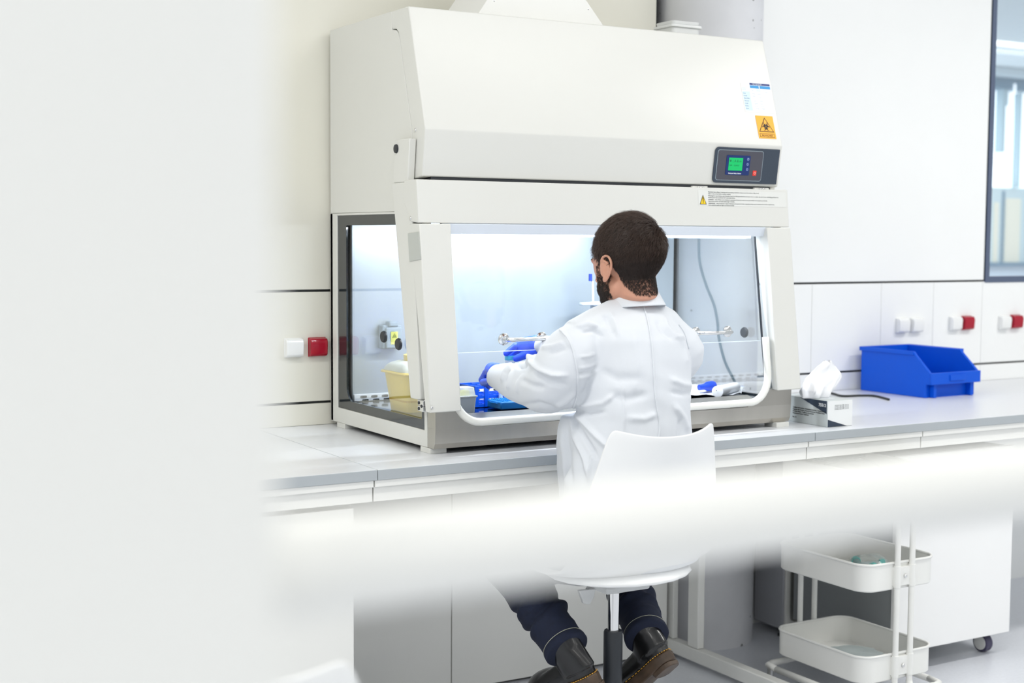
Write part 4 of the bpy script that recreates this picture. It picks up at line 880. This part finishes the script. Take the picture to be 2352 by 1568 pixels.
# skirt of the coat falling over the left hip and lap
SK = [(952, 1292, 1420, -1.07, .07), (985, 1283, 1430, -1.07, .09), (1040, 1281, 1440, -1.07, .105), (1100, 1284, 1440, -1.07, .11), (1180, 1290, 1450, -1.08, .115), (1260, 1296, 1450, -1.08, .11)]
coat.loft(trings(SK))
me = voxel(coat, .0042, 16, 'lab_coat')
FO = [([(1213, 812), (1220, 832), (1240, 850), (1268, 860), (1300, 862)], 6, .010), ([(1228, 852), (1262, 876), (1300, 884)], 8, -.007), ([(1152, 876), (1160, 855), (1176, 834)], 4.5, .007), ([(1160, 880), (1168, 860), (1180, 842)], 4, -.005),
      ([(1166, 895), (1172, 868), (1176, 840)], 4.5, .006), ([(1178, 828), (1195, 842), (1210, 838)], 6, -.010), ([(1195, 870), (1225, 886), (1250, 890)], 8, -.005), ([(1186, 905), (1190, 880), (1200, 862)], 5, .004),
      ([(1245, 800), (1270, 796), (1296, 786)], 5, .006), ([(1258, 812), (1282, 806), (1302, 800)], 5, -.005), ([(1290, 758), (1300, 775), (1312, 800)], 5, .005), ([(1275, 935), (1300, 922), (1322, 902)], 7, .005), ([(1200, 930), (1240, 925), (1290, 940)], 7, -.004),
      ([(1330, 820), (1350, 818), (1366, 812)], 4, .003), ([(1330, 846), (1352, 842), (1372, 834)], 4, .003), ([(1328, 870), (1352, 862), (1372, 850)], 4.5, .0035), ([(1330, 858), (1352, 852)], 3.5, -.003),
      ([(1322, 928), (1350, 932), (1385, 926), (1412, 905)], 7, .007), ([(1326, 944), (1352, 950), (1390, 946)], 6, -.007), ([(1322, 948), (1345, 975), (1372, 1005), (1402, 1035)], 7, .008), ([(1316, 960), (1340, 1000), (1372, 1050)], 6, -.007), ([(1312, 962), (1322, 1005), (1345, 1060), (1352, 1100)], 6, .007),
      ([(1300, 975), (1306, 1040), (1312, 1110)], 7, -.005), ([(1290, 990), (1296, 1060), (1300, 1120)], 6, .004), ([(1350, 1110), (1356, 1060), (1362, 1040)], 4, .004),
      ([(1322, 752), (1350, 744), (1372, 750)], 5, .005), ([(1335, 764), (1362, 760), (1385, 772)], 6, -.004), ([(1388, 722), (1400, 745), (1412, 772)], 6, -.004), ([(1400, 716), (1416, 745), (1422, 775)], 6, .003),
      ([(1522, 728), (1532, 752), (1552, 772), (1572, 776)], 6, .005), ([(1508, 735), (1522, 762), (1545, 782)], 6, -.004), ([(1560, 770), (1574, 800), (1580, 840)], 6, .004), ([(1402, 905), (1440, 915), (1490, 905)], 12, -.005), ([(1430, 880), (1434, 930), (1434, 985)], 4, .003),
      ([(1440, 960), (1480, 962), (1508, 950)], 9, .004), ([(1540, 870), (1568, 882), (1590, 885)], 8, .005), ([(1540, 900), (1570, 905), (1590, 902)], 7, -.004), ([(1548, 930), (1570, 960), (1582, 990)], 8, .005), ([(1560, 960), (1560, 1000), (1566, 1030)], 5, -.004), ([(1458, 760), (1462, 840), (1455, 900)], 14, .003), ([(1380, 850), (1420, 870), (1470, 868)], 12, -.004)]
folds(me, [(p, w_ * .82, h * 1.35) for p, w_, h in FO], 4.35)
a = getv(me); n_ = getn(me); a += n_ * (.0016 * np.sin(a[:, :1] * 31 + 4 * np.sin(a[:, 2:] * 17)) * np.sin(a[:, 2:] * 37 + a[:, 1:2] * 23)); setv(me, a)
coat_o = link('lab_coat', me, M_coat, man, smooth='all')
bvh = BVHTree.FromPolygons([tuple(v.co) for v in me.vertices], [tuple(p.vertices) for p in me.polygons])
def on_coat(u, v, lift=.001):
    d = Vector(ray(u, v)).normalized(); h = bvh.ray_cast(Vector(CAM), d)
    return (h[0] + h[1] * lift) if h[0] else None
def seam(pts, r, name):
    pts = [Vector((a, b, 0)) for a, b in pts]; q = [on_coat(p.x, p.y) for p in spline(pts, 8)]; q = [p for p in q if p]
    return MB().tube(q, r, 8).build(name, M_coat, coat_o, smooth='all')
seam([(1476, 700), (1486, 730), (1495, 780), (1500, 830), (1504, 900), (1510, 945), (1515, 975), (1512, 1008)], .0026, 'back_seam')
seam([(1286, 757), (1300, 772), (1314, 800), (1322, 832), (1327, 872), (1324, 912), (1317, 936)], .0026, 'armhole_seam')
seam([(1559, 745), (1572, 765), (1582, 800)], .0022, 'armhole_seam')
# collar
cc = P(1457, 690, -1.098); col = []; nn = 44
g0 = math.radians(90 + 26); g1 = math.radians(90 - 26 + 360)
for (rad, dz, ry_) in ((.0570, -.010, .060), (.0590, .018, .062), (.0615, .0230, .064), (.0650, .020, .068), (.0760, .000, .080), (.0870, -.019, .092)):
    row = []
    for k in range(nn):
        t_ = g0 + (g1 - g0) * k / (nn - 1); fr = abs(k / (nn - 1) * 2 - 1)
        off = -.010 * fr ** 3 * (1 if dz > 0 else 1.6) - (.006 * fr ** 6 if dz < -.02 else 0)
        row.append(cc + RT * (rad * math.cos(t_)) + FW * (ry_ * math.sin(t_) + .006) + Vector((0, 0, dz + off + .008 * math.sin(t_) * (-1))))
    col.append(row)
mb = MB(); mb.add([p for r in col for p in r], [(i * nn + j, i * nn + j + 1, (i + 1) * nn + j + 1, (i + 1) * nn + j) for i in range(len(col) - 1) for j in range(nn - 1)])
co = mb.build('collar', M_coat, coat_o, smooth='all'); s = co.modifiers.new('s', 'SOLIDIFY'); s.thickness = .0028; s.offset = 0; s = co.modifiers.new('u', 'SUBSURF'); s.levels = 1; s.render_levels = 1

# head, neck and body as one surface
HC = P(1437, 598, -1.085); pit = math.radians(-10)
hx = RT; hy = (FW * math.cos(pit) + Vector((0, 0, 1)) * math.sin(pit)); hz = hx.cross(hy)
HM = Matrix(((hx.x, hy.x, hz.x, HC.x), (hx.y, hy.y, hz.y, HC.y), (hx.z, hy.z, hz.z, HC.z), (0, 0, 0, 1)))
body = MB()
def he(c, r, M=None): body.ell(c, r, HM @ (M or Matrix()), 28, 18)
he((0, -.022, .018), (.0745, .094, .090)); he((0, .030, -.005), (.066, .070, .080)); he((0, .035, -.055), (.060, .058, .062)); he((0, .045, -.095), (.047, .045, .030)); he((0, .080, -.112), (.020, .016, .016))
for s in (-1, 1): he((s * .042, .050, -.035), (.020, .020, .018)); he((s * .028, .082, .012), (.022, .010, .008)); he((s * .052, .01, -.075), (.016, .035, .030))
he((0, .098, -.018), (.011, .014, .026)); he((0, .108, -.036), (.015, .014, .011)); he((0, .088, -.072), (.025, .013, .007)); he((0, .086, -.084), (.021, .012, .007)); he((0, .088, .03), (.03, .012, .02))
body.tube([HM @ Vector((0, -.020, -.045)), HM @ Vector((0, -.034, -.090)), P(1444, 686, -1.09), P(1452, 735, -1.10)], [.056, .053, .053, .054], 28)
for s in (-1, 1):   # ears
    EM = Matrix.Translation((s * .076, -.008, -.022)) @ Matrix.Rotation(math.radians(s * -24), 4, 'Z') @ Matrix.Rotation(math.radians(6), 4, 'X')
    ear = [EM @ Vector((s * q[0], q[1], q[2])) for q in ((.002, .014, -.020), (.004, .016, -.002), (.008, .014, .018), (.013, .006, .030), (.017, -.008, .031), (.020, -.018, .020), (.019, -.019, .002), (.015, -.012, -.016), (.010, -.002, -.028), (.006, .006, -.034), (.002, .011, -.028))]
    body.tube([HM @ p for p in spline(ear, 3)], [.0042] * 31, 10); body.tube([HM @ (EM @ Vector((s * q[0], q[1], q[2]))) for q in ((.010, .004, .020), (.014, -.007, .012), (.013, -.009, -.004), (.008, -.003, -.016))], .0032, 8)
    he((0, 0, 0), (.0035, .013, .022), EM @ Matrix.Translation((s * .007, -.002, .0))); he((0, 0, 0), (.006, .008, .010), EM @ Matrix.Translation((s * .006, .004, -.027)))
body.loft(trings([(735, 1410, 1500, -1.09, .04), (765, 1360, 1538, -1.10, .07), (880, 1340, 1570, -1.125, .10), (1020, 1345, 1565, -1.155, .095), (1200, 1310, 1590, -1.155, .115), (1270, 1310, 1590, -1.14, .12)], shrink=.9))
p_, r_ = path(armL); body.tube(p_[1:], [max(x * .62, .022) for x in r_[1:]], 16)
body.tube(pr2[1:], [max(x * .62, .022) for x in rr2[1:]], 16)
HL_ = dict(palm=[(1150, 860, -.742, .019), (1140, 853, -.705, .024), (1131, 850, -.668, .022)], fingers=[[(1128, 843, -.640, .0120), (1117, 857, -.600, .0112), (1107, 872, -.560, .0095)], [(1131, 849, -.630, .0120), (1121, 864, -.590, .0112), (1111, 877, -.555, .0095)], [(1134, 856, -.625, .0115), (1125, 871, -.580, .0105), (1116, 882, -.552, .009)], [(1139, 864, -.635, .0095), (1130, 878, -.608, .0085), (1122, 887, -.612, .0075)], [(1142, 868, -.705, .014), (1128, 875, -.66, .0125), (1110, 878, -.600, .010)]])
HR_ = dict(palm=[(1250, 798, -.705, .026), (1232, 794, -.675, .031), (1210, 795, -.642, .027)], fingers=[[(1205, 789, -.635, .0105), (1184, 795, -.620, .0098), (1163, 811, -.612, .0085)], [(1206, 795, -.615, .0105), (1188, 804, -.600, .0098), (1171, 816, -.598, .0085)], [(1209, 801, -.600, .010), (1193, 812, -.582, .0095), (1179, 820, -.585, .008)], [(1214, 807, -.590, .0095), (1202, 817, -.568, .0085), (1190, 822, -.572, .0075)], [(1230, 806, -.690, .013), (1208, 815, -.662, .0115), (1186, 823, -.638, .0095)]])
def hand(mb, H, k=1.0, wrist=None):
    p, r = path(H['palm']); mb.tube(p, [x * k for x in r], 20); mb.ell(p[1], [r[1] * k] * 3); mb.ell(p[2], [r[2] * k] * 3)
    for f_ in H['fingers']:
        p2, r2 = path(f_); q = [p[1] * .45 + p[2] * .55] + p2 if f_ is not H['fingers'][-1] else [p[0] * .4 + p[1] * .6] + p2
        mb.tube(spline(q, 4), list(np.interp(np.linspace(0, 1, (len(q) - 1) * 4 + 1), np.linspace(0, 1, len(q)), [r2[0] * k] + [x * k for x in r2])), 14)
        for a_, b_ in zip(p2, r2): mb.ell(a_, [b_ * k * 1.08] * 3, n=14, m=8)
for H in (HL_, HR_): hand(body, H, .8)
hipL, hipR = Vector((CX - .095, -1.13, .675)), Vector((CX + .095, -1.11, .675))
KLp, KRp = P(1152, 1262, -.80), P(1408, 1262, -.80)
ALp, ARp = P(1295, 1480, -1.10), P(1482, 1452, -1.10)
for h, k, a_ in ((hipL, KLp, ALp), (hipR, KRp, ARp)): body.tube([h, (h + k) / 2, k, (k + a_) / 2, a_], [.07, .062, .05, .05, .034], 16)
mbd = voxel(body, .0036, 3, 'body')
bo = link('body', mbd, M_skin, man, smooth='all')
# gloves
for H, nm in ((HL_, 'left'), (HR_, 'right')):
    g = MB(); hand(g, H, 1.06); p, r = path(H['palm']); g.tube([p[0] + (p[0] - p[1]) * .5, p[0]], [.019, .021], 20)
    link('glove', voxel(g, .0024, 2, 'glove'), M_glove, man, smooth='all')
# hair cap and strands
Hi = HM.inverted(); hv = np.array([list(Hi @ Vector(v)) for v in getv(mbd)]) if len(mbd.vertices) < 4e5 else None
hn = getn(mbd); R3 = np.array(HM.to_3x3()); hnl = hn @ R3
def hairline(x, y):   # lowest z of the hair at each bearing
    az = np.degrees(np.arctan2(np.abs(x), y))     # 0 = front, 180 = back
    return np.interp(az, [0, 35, 52, 66, 78, 86, 96, 110, 125, 150, 180], [.055, .050, .030, .008, -.012, .012, .020, -.020, -.066, -.100, -.106])
def thick(x, y, z):
    t = np.interp(z, [-.10, -.07, -.045, -.02, .03, .08], [.0003, .0008, .0022, .006, .0125, .0165]); return t
isskull = (np.abs(hv[:, 0]) < .083) & (hv[:, 2] > -.125) & (np.linalg.norm(hv - np.array([0, -.01, 0]), axis=1) < .17)
earmask = (np.abs(hv[:, 0]) > .0765) & (np.abs(hv[:, 1] + .010) < .033) & (np.abs(hv[:, 2] + .018) < .042)
sc = isskull & ~earmask & (hv[:, 2] > hairline(hv[:, 0], hv[:, 1]))
az_all = np.degrees(np.arctan2(np.abs(hv[:, 0]), hv[:, 1]))
jaw = np.interp(az_all, [14, 34, 46, 54, 86, 92], [-.066, -.064, -.046, -.006, .010, .010])
bd = isskull & (az_all > 10) & (az_all < 90) & (hv[:, 2] < jaw) & (hv[:, 2] > -.130) & ~((np.abs(hv[:, 0]) > .0735) & (hv[:, 1] < .02)) & (hv[:, 1] > .002)
bd &= ~((hv[:, 2] < -.095) & (hv[:, 1] < .022)) & ~((hv[:, 2] < -.105) & (hnl[:, 2] < -.85) & (hv[:, 1] < .05))
def cap(mask, th, name, m, parent):
    idx = {}; vs_ = []; fs = []
    poly = [tuple(p.vertices) for p in mbd.polygons if all(mask[i] for i in p.vertices)]
    base = getv(mbd)
    for p in poly:
        f = []
        for i in p:
            if i not in idx: idx[i] = len(vs_); vs_.append(tuple(base[i] + hn[i] * th[i]))
            f.append(idx[i])
        fs.append(tuple(f))
    me = bpy.data.meshes.new(name); me.from_pydata(vs_, [], fs); me.update()
    return link(name, me, m, parent, smooth='all')
th = thick(hv[:, 0], hv[:, 1], hv[:, 2]); edge = hv[:, 2] - hairline(hv[:, 0], hv[:, 1]); th = th * np.clip(edge / .02, .12, 1)
dense = sc & ((edge > .010) & (hv[:, 2] > -.064))
hair = cap(dense, th * .78, 'hair', M_hair, man)
beard = cap(bd & (hv[:, 2] < -.078), np.full(len(hv), .0012), 'beard', M_beard, man)
def strands(mask, th, length, name, m, parent, N, wd, whorl=None, down=.0, seed=1, stand=.25, jit=.16):
    rg = np.random.default_rng(seed); base = getv(mbd); idx = np.nonzero(mask)[0]; pick = rg.choice(idx, N); vs_ = []; fs = []
    for i in pick:
        pl = hv[i] + rg.uniform(-.002, .002, 3); nl = hnl[i]
        if whorl is not None and hv[i, 2] > -.03:
            d = pl - whorl; d = d / (np.linalg.norm(d) + 1e-6); sw = np.cross(nl, d); d = d + .45 * sw * np.exp(-np.linalg.norm(pl - whorl) / .05)
        else: d = np.array([0, .10 if pl[1] > 0 else -.0, -1.0])
        d = d + rg.normal(0, jit, 3); d = d - nl * d.dot(nl); d /= np.linalg.norm(d) + 1e-6
        L = length(hv[i]) * rg.uniform(.7, 1.15); side = np.cross(nl, d); o = pl + nl * th[i] * .72
        p0 = o; p1 = o + d * L * .5 + nl * L * stand * rg.uniform(.3, 1); p2 = o + d * L + nl * L * stand * rg.uniform(-.1, .8)
        n0 = len(vs_); w_ = wd * rg.uniform(.6, 1.3)
        for p, k in ((p0, 1), (p1, .8), (p2, .15)):
            for a in (-1, 1): vs_.append(p + side * w_ * k * a)
            vs_.append(p + nl * w_ * k * 1.2)
        for s in (0, 3):
            a, b, c = n0 + s, n0 + s + 1, n0 + s + 2; A, Bq, C_ = a + 3, b + 3, c + 3
            fs += [(a, b, Bq, A), (b, c, C_, Bq), (c, a, A, C_)]
    arr = np.array(vs_) @ R3.T + np.array(HC); me = bpy.data.meshes.new(name); me.from_pydata([tuple(p) for p in arr], [], fs); me.update()
    return link(name, me, m, parent, smooth='all')
wh = np.array([.030, -.078, .062])
strands(sc & (hv[:, 2] > -.012), th, lambda p: float(np.interp(p[2], [-.01, .02, .06], [.014, .024, .034])), 'hair_strands', M_hair2, hair, 15000, .00045, wh, seed=2, stand=.22, jit=.26)
strands(sc & (hv[:, 2] <= .01), th, lambda p: float(np.interp(p[2], [-.1, -.05, 0], [.005, .007, .013])), 'hair_strands', M_hair, hair, 17000, .00038, None, seed=3, stand=.20)
strands(bd, np.full(len(hv), .0012), lambda p: float(np.interp(p[2], [-.12, -.06, -.02], [.010, .008, .004])), 'beard_strands', M_beard, beard, 9000, .0004, None, seed=4, stand=.35)
# eyebrow, eye
for s in (-1, 1):
    MB().tube([HM @ Vector((s * x, y, z)) for x, y, z in ((.016, .096, .014), (.032, .094, .019), (.046, .083, .015))], .0028, 8).build('eyebrow', M_hair, bo, smooth='all')
    MB().ell(HM @ Vector((s * .031, .072, -.006)), (.011, .011, .011)).build('eye', M_white, bo, smooth='all')
# dark collar under the coat
q = P(1380, 716, -1.03); MB().ell(q, (.011, .012, .007)).ell(q + Vector((.016, -.004, -.003)), (.010, .01, .006)).build('bow_tie', mat('navy cloth', (16, 20, 40), .6), man, smooth='all')
# jeans
j = MB()
for h, k, a_ in ((hipL, KLp, ALp), (hipR, KRp, ARp)):
    pts = [h, h * .5 + k * .5, k * .92 + h * .08, k + Vector((0, .005, -.02)), k * .7 + a_ * .3, k * .42 + a_ * .58, k * .2 + a_ * .8, a_]
    j.tube(spline(pts, 3), list(np.interp(np.linspace(0, 1, 22), np.linspace(0, 1, 8), [.088, .082, .072, .070, .069, .064, .060, .058])), 24)
j.loft(trings([(1230, 1300, 1600, -1.15, .13), (1280, 1300, 1600, -1.14, .14), (1296, 1320, 1585, -1.13, .12)]))
mj = voxel(j, .005, 3, 'jeans'); ar = getv(mj); nj = getn(mj)
for k, a_ in ((KLp, ALp), (KRp, ARp)):
    ax_ = np.array(a_ - k); Ln = np.linalg.norm(ax_); ax_ /= Ln; s_ = (ar - np.array(k)) @ ax_; rd = np.linalg.norm((ar - np.array(k)) - s_[:, None] * ax_, axis=1)
    m_ = (rd < .1) & (s_ > .1) & (s_ < Ln + .05); fd = np.clip((s_ - .12) / .15, 0, 1) * np.clip((Ln - .035 - s_) / .05, 0, 1)
    ar += nj * (m_ * fd * (.007 * np.sin(s_ * 95 + 2.2 * np.sin(ar[:, 0] * 30)) + .003 * np.sin(s_ * 170 + ar[:, 0] * 60)))[:, None]
setv(mj, ar); jo = link('jeans', mj, M_jean, man, smooth='all')
for k, a_ in ((KLp, ALp), (KRp, ARp)):
    ax_ = (a_ - k).normalized(); sx = ax_.cross(Vector((0, 0, 1))).normalized(); sy = sx.cross(ax_)
    def hem(dd, rr, tr, m, name): MB().tube([a_ + ax_ * dd + (sx * math.cos(t_ * math.pi / 20) + sy * math.sin(t_ * math.pi / 20)) * rr for t_ in range(40)], tr, 6, cyclic=True).build(name, m, jo, smooth='all')
    MB().tube([a_ - ax_ * .002, a_ + ax_ * .003, a_ + ax_ * .016, a_ + ax_ * .020], [.0595, .062, .0625, .060], 40).build('cuff', M_jean, jo, smooth='all')
    hem(-.003, .0600, .0008, mat('stitching', (176, 176, 160), .6), 'stitching')
# boots
def boot(a_, heel, toe, ankle_dir):
    f = (toe - heel).normalized(); L = .285; u = (ankle_dir - f * ankle_dir.dot(f)).normalized(); s = f.cross(u)
    M = Matrix(((s.x, f.x, u.x, heel.x), (s.y, f.y, u.y, heel.y), (s.z, f.z, u.z, heel.z), (0, 0, 0, 1)))
    out = []; 
    for k in range(36):
        t_ = 2 * math.pi * k / 36; y = .5 - .5 * math.cos(t_); w_ = np.interp(y, [0, .04, .15, .35, .6, .75, .9, .97, 1], [0, .020, .031, .029, .040, .045, .034, .018, 0]); out.append((w_ * (1 if math.sin(t_) > 0 else -1) if 0 < y < 1 else 0, y * L))
    b = MB()
    cen = (0, .02)
    def outl(sc_, z, dz=0): return [M @ Vector((x * sc_, .5 * L + (y - .5 * L) * (1 + (sc_ - 1) * .35), z + dz * (y / L) ** 2)) for x, y in out]
    so = MB().loft([outl(.97, 0), outl(1.08, .003), outl(1.10, .014), outl(1.12, .026), outl(1.06, .030)])
    so.build_args = None
    def heelblock(): return [(x, y) for x, y in out]
    obj_s = so.build('boot', M_boot, man) if False else None
    up = MB().loft([outl(1.0, .0302), outl(1.04, .045), outl(1.0, .062, -.012), outl(.86, .078, -.022), outl(.62, .090, -.03)])
    sec = []
    la = M.inverted() @ a_
    for k in range(7):
        s_ = k / 6; cy = .055 + (la.y - .055) * s_ ** 1.1; z = .05 + (la.z + .02 - .05) * s_
        rx = np.interp(s_, [0, .3, .7, 1], [.036, .036, .040, .046]); ry = np.interp(s_, [0, .3, .7, 1], [.062, .058, .050, .052])
        sec.append([M @ Vector((la.x * s_ + rx * math.cos(t), cy + ry * math.sin(t), z)) for t in [2 * math.pi * i / 32 for i in range(32)]])
    up.loft(sec); up.ell((0, .20, .055), (.040, .075, .030), M)
    bt = link('boot', voxel(up, .0035, 4, 'boot'), M_boot, man, smooth='all')
    so.build('sole', M_sole, bt, bevel=.003)
    MB().loft([[M @ Vector((x * .98, y, -.012)) for x, y in rrect(-.030, .004, .030, .075, .022)], [M @ Vector((x, y, .001)) for x, y in rrect(-.031, .003, .031, .078, .022)]]).build('heel', M_sole, bt, bevel=.002)
    st = MB(); o2 = [M @ Vector((x * 1.115, .5 * L + (y - .5 * L) * 1.03, .0315)) for x, y in out]
    for k in range(36):
        p_, q_ = o2[k], o2[(k + 1) % 36]
        for jx in (0.1, .6): st.tube([p_.lerp(q_, jx), p_.lerp(q_, jx + .3)], .0011, 5)
    st.build('welt_stitching', mat('yellow thread', (214, 160, 60), .6), bt)
    return bt
hl, hr = P(1378, 1568, -1.20), P(1548, 1514, -1.20)
boot(ALp, hl, hl + Vector((-.03, .243, -.12)), ALp - hl)
boot(ARp, hr, hr + Vector((-.062, .195, -.20)), ARp - hr)
print('LEN shin', (KLp - ALp).length, (KRp - ARp).length, 'thigh', (hipL - KLp).length, 'knee', KLp, KRp, 'ank', ALp, ARp, 'verts', len(me.vertices), len(mbd.vertices))
# tube in the right hand
q = P(1172, 822, -.605); t = thing('centrifuge_tube', (q.x, q.y, q.z - .1), 'large centrifuge tube with cyan screw cap held by the right glove', 'tube')
MB().cyl(q + Vector((0, 0, -.006)), q + Vector((0, 0, .007)), .0165, 36).build('cap', mat('cyan cap', (90, 212, 224), .35), t, bevel=.0015)
MB().lathe([(.002, -.105), (.0145, -.090), (.0145, -.0065)], q, 28).build('tube_body', glass('tube plastic', (.94, .97, 1), .06, .1, body=.25, bodyc=(.9, .93, .96)), t, smooth=True)
